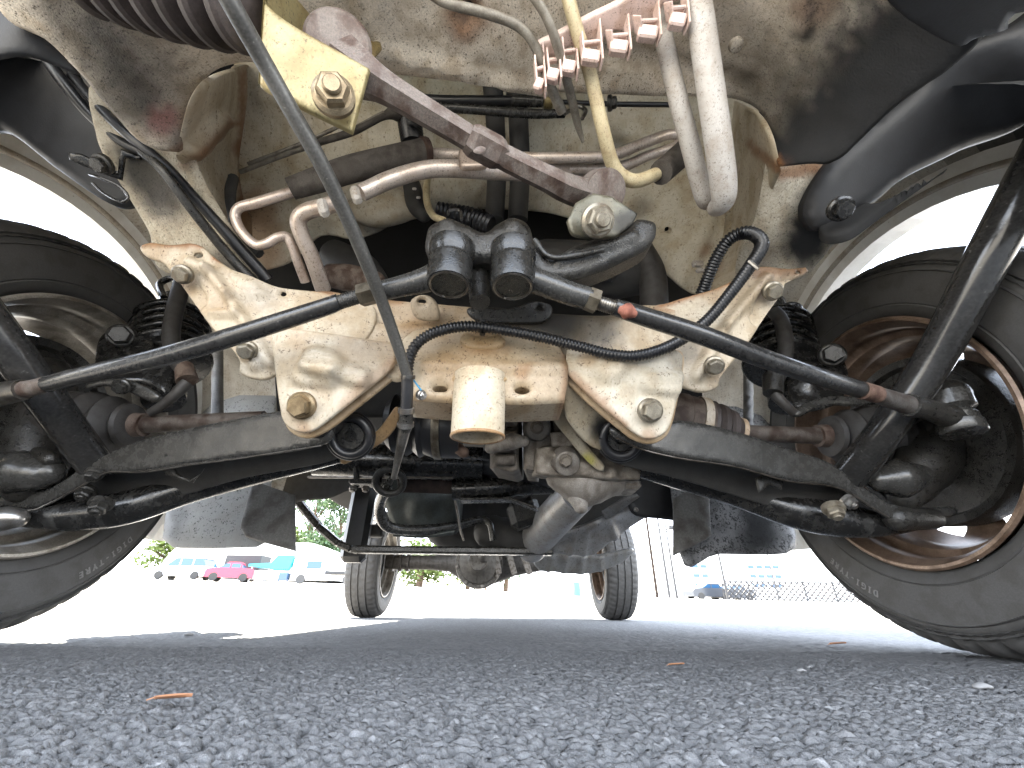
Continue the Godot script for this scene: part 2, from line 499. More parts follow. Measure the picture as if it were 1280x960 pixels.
func materials() -> void:
	var g_cream := grime(11, Color(0.76, 0.68, 0.56), 0.55, 0.22, Color(0.26, 0.18, 0.11), 0.25)
	var g_over := grime(21, Color(0.72, 0.67, 0.60), 0.5, 0.34, Color(0.22, 0.20, 0.18), 0.30)
	var g_black := grime(31, Color(0.75, 0.72, 0.7), 0.5, 0.35, Color(1, 1, 1), 0.16)
	var d_paint := dusty(131, 0.30, 1.4, 0.20)
	var d_cast := dusty(141, 0.34, 1.2, 0.27)
	var d_satin := dusty(151, 0.52, 1.2, 0.20)
	var g_rust := grime(41, Color(0.55, 0.42, 0.36), 0.8, 0.45, Color(0.9, 0.8, 0.75), 0.2)
	var g_pipe := grime(51, Color(0.82, 0.77, 0.72), 0.6, 0.18, Color(0.32, 0.27, 0.24), 0.26)
	var g_cast := grime(61, Color(0.6, 0.56, 0.52), 0.7, 0.4, Color(0.95, 0.92, 0.85), 0.18)
	var bump_a := grey_tex(71, 0.05, 0, 1)
	var bump_f := grey_tex(72, 0.16, 0, 1)
	mat("cream", Color(1, 1, 1), 0.55, 0.0, g_cream, 3.2, bump_f, 0.012)
	mat("over", Color(1, 1, 1), 0.75, 0.0, g_over, 6.5, bump_f, 0.03)
	mat("black", Color(0.14, 0.14, 0.14), 0.55, 0.0, d_paint[0], 5.0, bump_f, 0.012)
	mat("satin", Color(0.17, 0.17, 0.168), 0.6, 0.2, d_satin[0], 6.0, bump_f, 0.015)
	mat("dull", Color(0.05, 0.048, 0.045), 0.7, 0.0, g_black, 7.0, bump_f, 0.02)
	mat("castblack", Color(0.15, 0.145, 0.135), 0.8, 0.0, d_cast[0], 9.0, bump_f, 0.06)
	for k in [["black", d_paint], ["satin", d_satin], ["castblack", d_cast]]:
		M[k[0]].roughness_texture = k[1][1]
	mat("stayblack", Color(0.022, 0.0225, 0.025), 0.55, 0.0, g_black, 7.0, bump_f, 0.01)
	mat("rodgrey", Color(0.30, 0.30, 0.295), 0.42, 0.3, d_satin[0], 6.0)
	var d_rod := dusty(161, 0.38, 0.7, 0.17)
	mat("rodblack", Color(0.20, 0.20, 0.205), 0.45, 0.15, d_rod[0], 4.0, bump_f, 0.006)
	M.rodblack.roughness_texture = d_rod[1]
	mat("rust", Color(0.27, 0.21, 0.17), 0.8, 0.0, g_rust, 9.0, bump_f, 0.05)
	mat("forged", Color(0.27, 0.225, 0.195), 0.62, 0.25, g_rust, 7.0, bump_f, 0.03)
	mat("zinc", Color(0.33, 0.275, 0.135), 0.42, 0.35, g_cream, 5.0, bump_f, 0.012)
	mat("bolt", Color(0.46, 0.41, 0.32), 0.38, 0.6, g_cast, 12.0)
	mat("steel", Color(0.50, 0.48, 0.45), 0.3, 0.85, g_cast, 10.0)
	mat("alloy", Color(0.72, 0.63, 0.56), 0.36, 0.45, g_pipe, 6.0)
	mat("duct", Color(0.54, 0.505, 0.46), 0.55, 0.0, g_pipe, 8.0, bump_f, 0.01)
	mat("tan", Color(0.56, 0.47, 0.29), 0.45, 0.0, g_pipe, 9.0)
	mat("line", Color(0.31, 0.28, 0.23), 0.5, 0.1, g_cast, 9.0)
	mat("pink", Color(0.80, 0.62, 0.55), 0.45, 0.0, g_pipe, 9.0)
	mat("foam", Color(0.11, 0.095, 0.08), 0.85, 0.0, g_cast, 9.0, bump_f, 0.03)
	mat("rubber", Color(0.065, 0.06, 0.056), 0.6, 0.0, g_cast, 9.0, bump_a, 0.01)
	mat("bellows", Color(0.085, 0.066, 0.06), 0.6, 0.0, g_cast, 5.0)
	mat("plastic", Color(0.02, 0.02, 0.022), 0.35, 0.0, g_black, 8.0)
	mat("case", Color(0.34, 0.31, 0.275), 0.6, 0.3, g_cast, 7.0, bump_f, 0.05)
	mat("tyre", Color(0.078, 0.075, 0.071), 0.72, 0.0, grime(81, Color(0.8, 0.78, 0.75), 0.5, 0.2, Color(1, 1, 1), 0.12), 5.0, bump_f, 0.008)
	mat("letter", Color(0.15, 0.145, 0.14), 0.6)
	mat("rim_grey", Color(0.46, 0.42, 0.36), 0.42, 0.35, g_cast, 5.0)
	mat("rim_brown", Color(0.30, 0.205, 0.145), 0.42, 0.35, g_cast, 5.0)
	mat("white", Color(0.80, 0.80, 0.78), 0.3, 0.0, grime(91, Color(0.8, 0.77, 0.72), 0.4, 0.06, Color(0.5, 0.48, 0.45), 0.14), 2.0)
	mat("whitecoat", Color(0.74, 0.73, 0.70), 0.7, 0.0, g_pipe, 4.0, bump_a, 0.12)
	var flap := mat("flap", Color(0.40, 0.41, 0.41), 0.45, 0.0, grime(101, Color(0.9, 0.88, 0.85), 0.4, 0.12, Color(0.05, 0.05, 0.05), 0.27), 3.0)
	flap.backlight_enabled = true
	flap.backlight = Color(0.55, 0.55, 0.54)
	mat("flap_wet", Color(0.30, 0.30, 0.30), 0.35, 0.0, grime(105, Color(0.6, 0.6, 0.6), 0.6, 0.25, Color(0.12, 0.12, 0.12), 0.36), 2.4)
	mat("guard", Color(0.20, 0.195, 0.185), 0.6, 0.0, g_cast, 3.0)
	mat("shield", Color(0.42, 0.42, 0.42), 0.42, 0.5, g_pipe, 4.0)
	mat("tank", Color(0.10, 0.115, 0.11), 0.4, 0.2, g_cast, 3.0)
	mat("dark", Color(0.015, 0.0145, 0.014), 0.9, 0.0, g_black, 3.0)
	mat("orange", Color(0.45, 0.17, 0.11), 0.8, 0.0, g_rust, 12.0)
	mat("blue", Color(0.05, 0.25, 0.42), 0.5)
	# the car park
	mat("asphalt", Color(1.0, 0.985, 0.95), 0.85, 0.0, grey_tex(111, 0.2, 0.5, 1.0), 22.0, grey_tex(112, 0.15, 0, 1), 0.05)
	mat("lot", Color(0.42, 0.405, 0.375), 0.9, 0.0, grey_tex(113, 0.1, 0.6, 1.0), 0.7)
	mat("leaf", Color(0.36, 0.17, 0.085), 0.7)
	mat("stone", Color(0.22, 0.215, 0.21), 0.8)
	mat("bark", Color(0.20, 0.14, 0.09), 0.9, 0.0, g_rust, 1.2)
	mat("paint_white", Color(0.82, 0.82, 0.82), 0.25)
	mat("paint_dark", Color(0.03, 0.035, 0.045), 0.3)
	mat("paint_red", Color(0.45, 0.02, 0.05), 0.25)
	mat("paint_teal", Color(0.02, 0.30, 0.36), 0.4)
	mat("glass", Color(0.016, 0.06, 0.13), 0.08)
	mat("grey_metal", Color(0.022, 0.022, 0.024), 0.6)
	mat("canvas", Color(0.82, 0.81, 0.78), 0.8)
	mat("wall", Color(0.80, 0.78, 0.75), 0.9)
	mat("wood", Color(0.030, 0.018, 0.010), 0.9, 0.0, g_rust, 1.0)
	for k in [["foliage_a", Color(0.085, 0.12, 0.022)], ["foliage_b", Color(0.045, 0.085, 0.03)]]:
		var f := mat(k[0], k[1], 0.6)
		f.backlight_enabled = true
		f.backlight = (k[1] * 0.7).linear_to_srgb()

# ---------------------------------------------------------------- setting
func _ready() -> void:
	var cam := Camera3D.new()
	cam.transform = Transform3D(cam_b, cam_p)
	cam.fov = 85.79
	cam.near = 0.01
	cam.far = 900.0
	add_child(cam)
	cam.current = true
	var env := Environment.new()
	env.background_mode = Environment.BG_SKY
	var sm := ProceduralSkyMaterial.new()
	sm.sky_top_color = Color(0.62, 0.66, 0.72)
	sm.sky_horizon_color = Color(0.88, 0.89, 0.90)
	sm.sky_curve = 0.12
	sm.ground_horizon_color = Color(0.72, 0.72, 0.70)
	sm.ground_bottom_color = Color(0.5, 0.5, 0.48)
	sm.sun_angle_max = 12.0
	env.sky = Sky.new()
	env.sky.sky_material = sm
	env.tonemap_mode = Environment.TONE_MAPPER_LINEAR
	env.tonemap_exposure = 18.0
	env.sdfgi_enabled = true
	env.ssao_enabled = true
	env.ssil_enabled = true
	var we := WorldEnvironment.new()
	we.environment = env
	add_child(we)
	var sun := DirectionalLight3D.new()
	sun.light_energy = 1.5
	sun.light_color = Color(1.0, 0.96, 0.89)
	sun.light_angular_distance = 0.5
	sun.shadow_enabled = true
	sun.look_at_from_position(Vector3.ZERO, Vector3(0.62, -1.15, 0.80))
	add_child(sun)
	rng.seed = 7
	nz.seed = 5
	nz.frequency = 0.01
	materials()
	ground()
	truck = tag(node("utility_truck"), "small white truck seen from below, cream underbody and steering links filling the view", "truck")
	body()
	floor_pans()
	recess()
	wheels()
	subframe()
	arms()
	knuckles()
	steering()
	overhead_lines()
	drivetrain()
	rear_end()
	backdrop()
	litter()

func stones_rows(f0: float, f1: float, least: float, grow: float) -> PackedFloat32Array:
	var out := PackedFloat32Array()
	var f := f0
	while f < f1 - least * 0.5:
		out.append(f)
		f += maxf(least, f * grow)
	out.append(f1)
	return out
func stones_cols(reach: float, least: float, grow: float, start: float) -> PackedFloat32Array:
	var half := PackedFloat32Array()
	var x := 0.0
	while x < reach - least * 0.5:
		half.append(x)
		x += maxf(least, (x - start) * grow)
	half.append(reach)
	var out := PackedFloat32Array()
	for i in range(half.size() - 1, 0, -1): out.append(-half[i])
	out.append_array(half)
	return out
func asphalt_patch(am: ArrayMesh, zs: PackedFloat32Array, xs: PackedFloat32Array) -> void:
	var cell := FastNoiseLite.new()
	cell.noise_type = FastNoiseLite.TYPE_CELLULAR
	cell.frequency = 1.0
	cell.fractal_type = FastNoiseLite.FRACTAL_NONE
	cell.cellular_return_type = FastNoiseLite.RETURN_DISTANCE
	cell.cellular_jitter = 1.0
	var tone := cell.duplicate() as FastNoiseLite
	tone.cellular_return_type = FastNoiseLite.RETURN_CELL_VALUE
	var warp := FastNoiseLite.new()
	warp.frequency = 1.0
	warp.fractal_octaves = 2
	var w := xs.size()
	var h := zs.size()
	var V := PackedVector3Array(); V.resize(w * h)
	var C := PackedColorArray(); C.resize(w * h)
	for j in h:
		var zz := zs[j]
		var fade := 1.0 - smoothstep(2.6, 3.5, zz)
		var near := 1.0 - 0.45 * smoothstep(0.30, 0.62, zz)
		for i in w:
			var xx := xs[i]
			var a := warp.get_noise_2d(xx * 420.0, zz * 420.0)
			var b := warp.get_noise_2d(xx * 38.0, zz * 38.0)
			var big := smoothstep(-0.05, 0.25, warp.get_noise_2d(xx * 55.0 + 9.0, zz * 55.0))
			var sx := xx * 250.0 + a * 0.35
			var sz := zz * 250.0 - a * 0.35
			var d := cell.get_noise_2d(sx, sz) + 1.0
			var lump := warp.get_noise_2d(xx * 170.0 + 70.0, zz * 170.0)
			var pit := smoothstep(0.02, -0.34, lump + 0.25 * a)
			var e := ((1.0 - smoothstep(0.1, 1.0, d)) * (0.0006 + 0.0005 * big) + lump * 0.0016 - pit * 0.0008 + a * 0.0003) * near + b * 0.0010
			if j == 0 or j == h - 1 or i == 0 or i == w - 1: e -= 0.004
			V[j * w + i] = Vector3(xx, (e - 0.0008) * fade * (1.0 - smoothstep(1.9, 2.5, absf(xx))), -zz)
			var v := tone.get_noise_2d(sx, sz)
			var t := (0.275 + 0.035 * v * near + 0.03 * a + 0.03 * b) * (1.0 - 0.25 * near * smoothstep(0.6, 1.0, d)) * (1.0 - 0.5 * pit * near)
			if v > 0.93: t += 0.12 * near
			C[j * w + i] = Color(t * 0.985, t * 0.99, t * 1.02)
	var I := PackedInt32Array(); I.resize((w - 1) * (h - 1) * 6)
	var N := PackedVector3Array(); N.resize(w * h)
	var k := 0
	for j in h - 1:
		for i in w - 1:
			var p := j * w + i
			I[k] = p; I[k + 1] = p + w; I[k + 2] = p + 1; I[k + 3] = p + 1; I[k + 4] = p + w; I[k + 5] = p + w + 1
			k += 6
			N[p] = (V[p + w] - V[p]).cross(V[p] - V[p + 1]).normalized()
			if N[p].y < 0.0: N[p] = -N[p]
	for j in h: N[j * w + w - 1] = Vector3.UP
	for i in w: N[(h - 1) * w + i] = Vector3.UP
	var arr := []
	arr.resize(Mesh.ARRAY_MAX)
	arr[Mesh.ARRAY_VERTEX] = V; arr[Mesh.ARRAY_NORMAL] = N; arr[Mesh.ARRAY_COLOR] = C; arr[Mesh.ARRAY_INDEX] = I
	am.add_surface_from_arrays(Mesh.PRIMITIVE_TRIANGLES, arr)
	am.surface_set_material(am.get_surface_count() - 1, M.asphalt)

func ground() -> void:
	# near asphalt: coarse worn stones as real relief, finest where the lens almost touches them
	var am := ArrayMesh.new()
	var st0 := [stones_rows(0.04, 0.62, 0.0011, 0.0037), stones_cols(0.64, 0.0013, 0.011, 0.30)]
	asphalt_patch(am, st0[0], st0[1])
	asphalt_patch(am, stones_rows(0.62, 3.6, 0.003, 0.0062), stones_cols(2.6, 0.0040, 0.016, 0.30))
	var side := stones_cols(2.6, 0.0030, 0.016, 0.60)
	var lo := PackedFloat32Array()
	var hi := PackedFloat32Array()
	for v in side:
		if v <= -0.64: lo.append(v)
		if v >= 0.64: hi.append(v)
	lo.append(-0.64)
	hi.insert(0, 0.64)
	for cols in [lo, hi]: asphalt_patch(am, stones_rows(0.04, 0.62, 0.004, 0.006), cols)
	# the rest of the car park, climbing away
	var st := begin()
	st.set_smooth_group(1)
	var gx := [-260.0, -160.0, -110.0, -70.0, -45.0, -30.0, -18.0, -10.0, -6.0, -2.6, 0.0, 2.6, 6.0, 10.0, 18.0, 30.0, 45.0, 70.0, 110.0, 160.0, 260.0]
	var gz := [-220.0, -120.0, -50.0, -20.0, -8.0, -3.0, -1.0, 0.04, 1.5, 3.6, 5.0, 8.0, 12.0, 20.0, 30.0, 45.0, 60.0, 80.0, 120.0, 200.0, 320.0]
	for i in gx.size() - 1:
		for j in gz.size() - 1:
			if gx[i] >= -2.6 and gx[i + 1] <= 2.6 and gz[j] >= 0.04 and gz[j + 1] <= 3.6: continue
			var q := []
			for e in [[i, j], [i, j + 1], [i + 1, j + 1], [i + 1, j]]:
				q.append(Vector3(gx[e[0]], gy(gx[e[0]], gz[e[1]]), -gz[e[1]]))
			quad(st, q[0], q[1], q[2], q[3])
	var under := begin()
	under.set_color(Color(0.1, 0.1, 0.1))
	box_shape(under, Vector3(0, -0.012, -1.8), Vector3(5.3, 0.01, 3.7))
	under.generate_normals()
	under.commit(am)
	am.surface_set_material(am.get_surface_count() - 1, M.asphalt)
	var o := MeshInstance3D.new()
	o.mesh = am
	o.name = "asphalt"
	add_child(o, true)
	tag(o, "coarse dark grey asphalt under and before the truck, in its shade", "", "", "structure")
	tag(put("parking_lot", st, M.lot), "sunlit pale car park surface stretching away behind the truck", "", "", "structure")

# ---------------------------------------------------------------- truck body
func body() -> void:
	var cab := node("cab_shell", truck, "white cab body with round wheel arches")
	for s in [-1.0, 1.0]:
		# side skin with a wheel arch cut out of it and a rolled lip
		var st := begin()
		st.set_smooth_group(-1)
		var X: float = 0.705 * s
		var ra := 0.326
		var prev := []
		for k in 41:
			var a := lerpf(-0.62, PI + 0.35, k / 40.0)
			var p := Vector3(X, WHEEL_Y + 0.03 + ra * sin(a), -(AXLE + 0.01 - ra * cos(a)))
			var top := Vector3(X, 1.0, -(AXLE - 0.62 * clampf(cos(a) * 1.6, -1.0, 1.0)))
			if sin(a) < 0.05: top = Vector3(X, p.y, -(AXLE - 0.62 * signf(cos(a))))
			var lip := Vector3(X - 0.030 * s, p.y + 0.004 * sin(a), p.z)
			var lip2 := Vector3(X - 0.038 * s, WHEEL_Y + 0.03 + 0.376 * sin(a), -(AXLE + 0.01 - 0.376 * cos(a)))
			var bulge := Vector3(X + 0.006 * s, WHEEL_Y + 0.03 + (ra + 0.006) * sin(a), -(AXLE + 0.01 - (ra + 0.006) * cos(a)))
			var skin := Vector3(X + 0.008 * s, WHEEL_Y + 0.03 + (ra + 0.03) * sin(a), -(AXLE + 0.01 - (ra + 0.03) * cos(a)))
			var skin2 := Vector3(X, WHEEL_Y + 0.03 + (ra + 0.05) * sin(a), -(AXLE + 0.01 - (ra + 0.05) * cos(a)))
			var row := [lip2, lip, p, bulge, skin, skin2, top]
			if prev.size():
				for i in row.size() - 1: quad(st, prev[i], row[i], row[i + 1], prev[i + 1])
			prev = row
		put("side_panel", st, M.white, cab)
		# inner wheel house: grey-white sprayed arch between the side skin and the frame
		var st2 := begin()
		st2.set_smooth_group(1)
		prev = []
		for k in 25:
			var a := lerpf(0.72, PI + 0.2, k / 24.0)
			var row := []
			for e in [[0.668, 0.376], [0.655, 0.39], [0.60, 0.405], [0.52, 0.405], [0.46, 0.40]]:
				row.append(Vector3(e[0] * s, WHEEL_Y + 0.03 + e[1] * sin(a), -(AXLE + 0.01 - e[1] * cos(a))))
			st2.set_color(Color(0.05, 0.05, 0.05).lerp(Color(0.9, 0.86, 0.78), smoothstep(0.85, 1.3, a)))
			if prev.size():
				for i in row.size() - 1: quad(st2, prev[i], row[i], row[i + 1], prev[i + 1])
			prev = row
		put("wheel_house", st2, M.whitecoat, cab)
		var st3 := begin()
		st3.set_smooth_group(1)
		prev = []
		for k in 9:
			var a := lerpf(0.02, 0.76, k / 8.0)
			var row := []
			for e in [[0.668, 0.376], [0.645, 0.395], [0.60, 0.405], [0.52, 0.405], [0.46, 0.40]]:
				row.append(Vector3(e[0] * s, WHEEL_Y + 0.03 + e[1] * sin(a), -(AXLE + 0.01 - e[1] * cos(a))))
			if prev.size():
				for i in row.size() - 1: quad(st3, prev[i], row[i], row[i + 1], prev[i + 1])
			prev = row
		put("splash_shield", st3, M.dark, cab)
		var seal := []
		for k in 33:
			var a := lerpf(0.0, PI, k / 32.0)
			seal.append(Vector3(0.671 * s, WHEEL_Y + 0.03 + 0.352 * sin(a), -(AXLE + 0.01 - 0.352 * cos(a))))
		pipe("arch_seal", cab, M.duct, seal, 0.005, {"sub": 2, "sides": 10, "col": Color(0.8, 0.78, 0.72)})
		box("sill", cab, M.white, Vector3(0.69 * s, 0.40, -1.06), Vector3(0.05, 0.14, 0.30), {"bev": 0.015})
		box("upper_side", cab, M.white, Vector3(0.69 * s, 1.36, -0.58), Vector3(0.04, 0.72, 1.24), {"bev": 0.01})
	box("front_panel", cab, M.white, Vector3(0, 0.98, 0.05), Vector3(1.40, 0.80, 0.04), {"bev": 0.015})
	box("windscreen", cab, M.glass, Vector3(0, 1.52, 0.03), Vector3(1.26, 0.42, 0.02), {"bev": 0.004})
	box("bumper", cab, M.white, Vector3(0, 0.60, 0.06), Vector3(1.38, 0.14, 0.06), {"bev": 0.025})
	box("roof", cab, M.white, Vector3(0, 1.74, -0.58), Vector3(1.40, 0.05, 1.26), {"bev": 0.02})
	box("rear_wall", cab, M.white, Vector3(0, 1.22, -1.20), Vector3(1.38, 1.0, 0.03), {"bev": 0.01})
	box("cab_floor", cab, M.dark, Vector3(0, 0.86, -0.58), Vector3(1.36, 0.03, 1.24), {"bev": 0.005})
	var bed := node("cargo_bed", truck, "white load bed over black frame rails")
	box("bed_floor", bed, M.dull, Vector3(0, 0.63, -2.13), Vector3(1.40, 0.035, 1.84), {"bev": 0.005})
	for s in [-1.0, 1.0]:
		box("bed_side", bed, M.white, Vector3(0.70 * s, 0.79, -2.13), Vector3(0.03, 0.30, 1.86), {"bev": 0.008})
	box("bed_front", bed, M.white, Vector3(0, 0.85, -1.23), Vector3(1.40, 0.4, 0.03), {"bev": 0.008})
	box("tail_gate", bed, M.white, Vector3(0, 0.79, -3.07), Vector3(1.40, 0.30, 0.03), {"bev": 0.008})
	for i in 6:
		box("bed_crossbar", bed, M.dull, Vector3(0, 0.598, -1.36 - 0.31 * i), Vector3(1.30, 0.03, 0.05), {"bev": 0.004})

const CREAM := Color(0.54, 0.455, 0.34)
const SOOT := Color(0.010, 0.0098, 0.0095)
const RUSTY := Color(0.30, 0.13, 0.045)
const GREYC := Color(0.30, 0.275, 0.235)

func floor_pans() -> void:
	var g := node("front_floor", truck, "cream front floor pan with black overspray and rust spots")
	var dep := []
	for e in [[700, 0, .54], [700, 121, .55], [470, 95, .535], [225, 196, .435], [60, 40, .435], [250, 0, .45], [972, 214, .435], [1060, 110, .435], [900, 0, .525], [700, -240, .53], [100, -220, .44], [1150, -200, .44], [935, 134, .52], [270, 96, .47], [560, 40, .535]]:
		dep.append([e[0], e[1], fy(e[0], e[1], e[2])])
	panel("floor_panel", g, M.over, [[225, 197, 1], [230, 168], [243, 125], [265, 96], [300, 84], [340, 86], [400, 91], [470, 96], [540, 104], [620, 112], [700, 121], [790, 124], [870, 126], [915, 129], [945, 141], [962, 170], [972, 214, 1], [1010, 211], [1050, 205], [1120, 140], [1240, 40], [1250, -120], [1180, -240], [640, -250], [100, -230], [-60, -160], [-10, 10], [60, 60], [120, 125], [175, 185]],
		dep, 0.012, {"step": 11.0, "er": 10.0, "drop": 0.010, "base": Color(0.95, 0.84, 0.69), "holes": [[583, 18, 7, 9]], "wob": 0.0012,
		"emb": [[470, 62, 8, 0.006, 690, 122], [430, -80, 9, 0.005, 470, 62], [930, 110, 20, -0.006, 760, 60], [1010, -200, 16, 0.006, 1000, 30]],
		"stains": [[583, 20, 42, RUSTY, 0.8], [578, 45, 22, RUSTY, 0.5], [1020, 5, 48, Color(0.26, 0.12, 0.06), 0.8], [150, 40, 70, Color(0.10, 0.09, 0.085), 0.75, 235, 160], [80, 0, 60, SOOT, 0.8, 160, 130], [205, 150, 30, Color(0.24, 0.10, 0.09), 0.8], [225, 192, 18, RUSTY, 0.5], [1085, 60, 150, Color(0.14, 0.125, 0.10), 0.7, 990, 150], [1140, 50, 125, SOOT, 1.0, 1010, 205], [1190, 90, 120, SOOT, 1.0], [955, 100, 60, Color(0.2, 0.18, 0.15), 0.3], [620, 95, 60, Color(0.2, 0.18, 0.15), 0.35, 780, 100], [970, 208, 16, RUSTY, 0.8]]})
	var fc := fy(225, 196, .435)
	panel("inner_rail_panel", g, M.cream, [[226, 197, 1], [232, 168], [245, 124], [268, 97], [318, 80, 1], [316, 200], [318, 340, 1], [300, 320], [280, 280], [252, 232]],
		[[225, 197, fc + 0.004], [268, 97, fy(268, 97, .475) + .003], [318, 80, .36], [318, 340, .43], [280, 280, .36]], 0.004, {"step": 6.0, "base": Color(0.66, 0.59, 0.47),
		"emb": [[238, 190, 14, 0.008, 275, 150], [306, 90, 9, -0.010, 306, 330]],
		"stains": [[307, 90, 6, RUSTY, 0.9, 307, 330], [300, 185, 16, RUSTY, 0.9], [236, 193, 10, RUSTY, 0.8, 275, 152], [275, 152, 7, RUSTY, 0.8, 303, 156], [308, 260, 20, Color(0.2, 0.09, 0.03), 0.8, 314, 320]]})
	panel("left_frame_rail", g, M.over, [[110, 100], [175, 160], [215, 176], [236, 190], [254, 230], [290, 290], [330, 352], [205, 342], [183, 290], [160, 250], [120, 180]],
		[[110, 100, .215], [226, 190, fc + .010], [330, 352, .385], [195, 330, .36], [150, 220, .29]], 0.006, {"step": 7.0, "er": 6.0, "base": Color(0.70, 0.62, 0.48), "wob": 0.0015,
		"stains": [[165, 195, 40, SOOT, 0.9, 200, 240], [215, 255, 38, Color(0.12, 0.11, 0.10), 0.7], [232, 205, 14, RUSTY, 0.5], [290, 330, 40, Color(0.1, 0.09, 0.08), 0.6]]})
	var fr := fy(972, 214, .435)
	panel("right_frame_rail", g, M.over, [[962, 196, 1], [1000, 178], [1050, 165], [1130, 100], [1150, 190], [1060, 290], [1025, 330], [1000, 352], [930, 352], [925, 320], [948, 268]],
		[[968, 200, fr + .010], [1130, 110, .225], [1040, 300, .33], [1000, 352, .385], [930, 350, .40]], 0.006, {"step": 7.0, "er": 6.0, "base": Color(0.72, 0.65, 0.52), "wob": 0.0015,
		"stains": [[1060, 230, 62, SOOT, 1.0, 1100, 190], [1008, 305, 48, SOOT, 1.0, 1035, 250], [975, 217, 14, RUSTY, 0.8, 1020, 208], [955, 320, 30, Color(0.16, 0.14, 0.12), 0.5]]})
	panel("inner_rail_panel", g, M.cream, [[916, 126, 1], [945, 142], [961, 170], [971, 214, 1], [946, 272], [922, 335], [900, 372], [872, 372], [890, 300], [905, 220]],
		[[945, 142, fy(945, 142, .515) + .004], [971, 214, fr + .003], [916, 126, .34], [880, 360, .45], [922, 335, .41]], 0.004, {"step": 6.0, "base": Color(0.64, 0.58, 0.46), "emb": [[934, 150, 8, -0.01, 915, 300]],
		"stains": [[972, 212, 10, RUSTY, 0.8, 935, 180], [890, 330, 20, RUSTY, 0.7], [905, 250, 14, Color(0.2, 0.15, 0.09), 0.6, 880, 360]]})
	for e in [[921, 57, 7], [1088, 124, 8], [1058, 147, 5]]:
		lathe("rubber_plug", g, M.over, at(e[0], e[1], fy(e[0], e[1], .482 if e[0] < 1000 else .432)), Vector3(0, -1, 0.15), [[-0.004, 0.0], [-0.004, 0.006], [0.001, 0.0055], [0.0018, 0.004], [0.0018, 0.0]], {"sides": 16, "col": Color(0.42, 0.37, 0.3) if e[0] < 1000 else SOOT})
	# black stays that carry the bumper, one on each side
	var st := node("bumper_stay", truck, "black curved stay at upper right, chipped and scratched")
	panel("stay_beam", st, M.stayblack, [[1400, -60], [1290, 20], [1195, 62], [1160, 103], [1100, 152], [1042, 203], [1016, 243], [1011, 272], [1022, 290, 1], [1040, 288], [1062, 274], [1100, 252], [1140, 222], [1205, 190], [1320, 130]],
		[[1340, 0, .145], [1300, 60, .168], [1160, 110, .205], [1016, 260, .29], [1062, 280, .295], [1250, 150, .225]], 0.020, {"step": 7.0, "er": 14.0, "drop": 0.010, "wob": 0.0003})
	panel("stay_pocket", st, M.dark, [[1025, 262], [1045, 240], [1070, 245], [1100, 250], [1180, 205], [1185, 200], [1100, 262], [1060, 290], [1026, 292]], [[1030, 280, .300], [1180, 200, .25], [1060, 250, .292]], 0.01, {"step": 7.0})
	bolt(st, 1051, 261, .272, 30, M.black, Vector3(-0.2, -0.8, 0.5), {"turn": 0.2})
	panel("stay_plate", st, M.stayblack, [[1105, -60], [1108, 5], [1190, 60], [1222, 52], [1262, 40], [1270, 22], [1400, 0], [1500, -100]], [[1110, -50, .084], [1190, 58, .129], [1268, 20, .109]], 0.008, {"step": 8.0, "er": 5.0})
	var sl := node("bumper_stay", truck, "black stay at upper left with a clamped hose and a loose clip")
	panel("stay_beam", sl, M.stayblack, [[-140, -140], [10, -20], [48, 30], [82, 76], [118, 138], [165, 186], [178, 214], [172, 243], [150, 256], [120, 246], [60, 205], [0, 160], [-80, 130]],
		[[-60, -40, .175], [75, 80, .235], [165, 190, .28], [150, 252, .31], [0, 155, .26]], 0.016, {"step": 7.0, "er": 10.0, "drop": 0.010, "wob": 0.001})
	panel("stay_plate", sl, M.stayblack, [[-80, -60], [10, -8], [58, 36], [96, 88], [60, 76], [20, 66], [-80, 70]], [[-60, -30, .145], [20, 28, .160], [80, 78, .185], [-60, 68, .172], [20, 64, .172]], 0.004, {"step": 7.0})
	panel("clip_bracket", sl, M.black, [[84, 190], [100, 192], [146, 214], [150, 186], [172, 194], [173, 178], [178, 190], [176, 200], [156, 198], [152, 226], [120, 215], [86, 200]], [[84, 195, .262], [150, 205, .275], [176, 190, .27]], 0.003, {"step": 4.0, "er": 1.5, "smooth": false})
	bolt(sl, 128, 205, .266, 24, M.castblack, Vector3(-0.1, -0.9, 0.4))
	tube("clip_tongue", sl, M.black, [[112, 218, .27, 3.5], [125, 222, .268, 4], [148, 232, .272, 4], [160, 246, .278, 3.5], [150, 252, .28, 3], [128, 240, .28, 3], [115, 228, .275, 3]], {"sides": 8})
	# thin hose and pipe along the left rail
	tube("drain_hose", truck, M.plastic, [[15, -20, .19, 15], [42, 45, .205, 15], [75, 97, .222, 14], [112, 143, .245, 13], [150, 175, .262, 13], [178, 190, .27, 13]], {"label": "black drain hose clipped along the left frame rail"})
	tube("brake_pipe_sleeve", truck, M.plastic, [[90, 95, .225, 11], [150, 160, .245, 12], [205, 205, .27, 12], [250, 255, .31, 13], [300, 310, .35, 14], [335, 350, .38, 14]], {})
	tube("brake_pipe_sleeve", truck, M.castblack, [[178, 190, .262, 11], [205, 215, .27, 11], [240, 262, .30, 12], [285, 318, .345, 12], [318, 352, .37, 12]], {})
	# dark brown accordion boot at the top left
	var c := at(106, -36, .132)
	var e := at(318, 8, .132)
	var prof := []
	var L := c.distance_to(e)
	var n := 7
	prof.append([-0.03, 0.0])
	for k in n:
		var t0 := L * k / n
		var big := 0.0275 + 0.004 * sin(PI * k / n)
		for q in [[0.0, 0.48], [0.17, 0.52], [0.26, 0.93], [0.38, 1.0], [0.56, 1.0], [0.69, 0.93], [0.78, 0.52]]:
			prof.append([t0 + q[0] * L / n, big * q[1]])
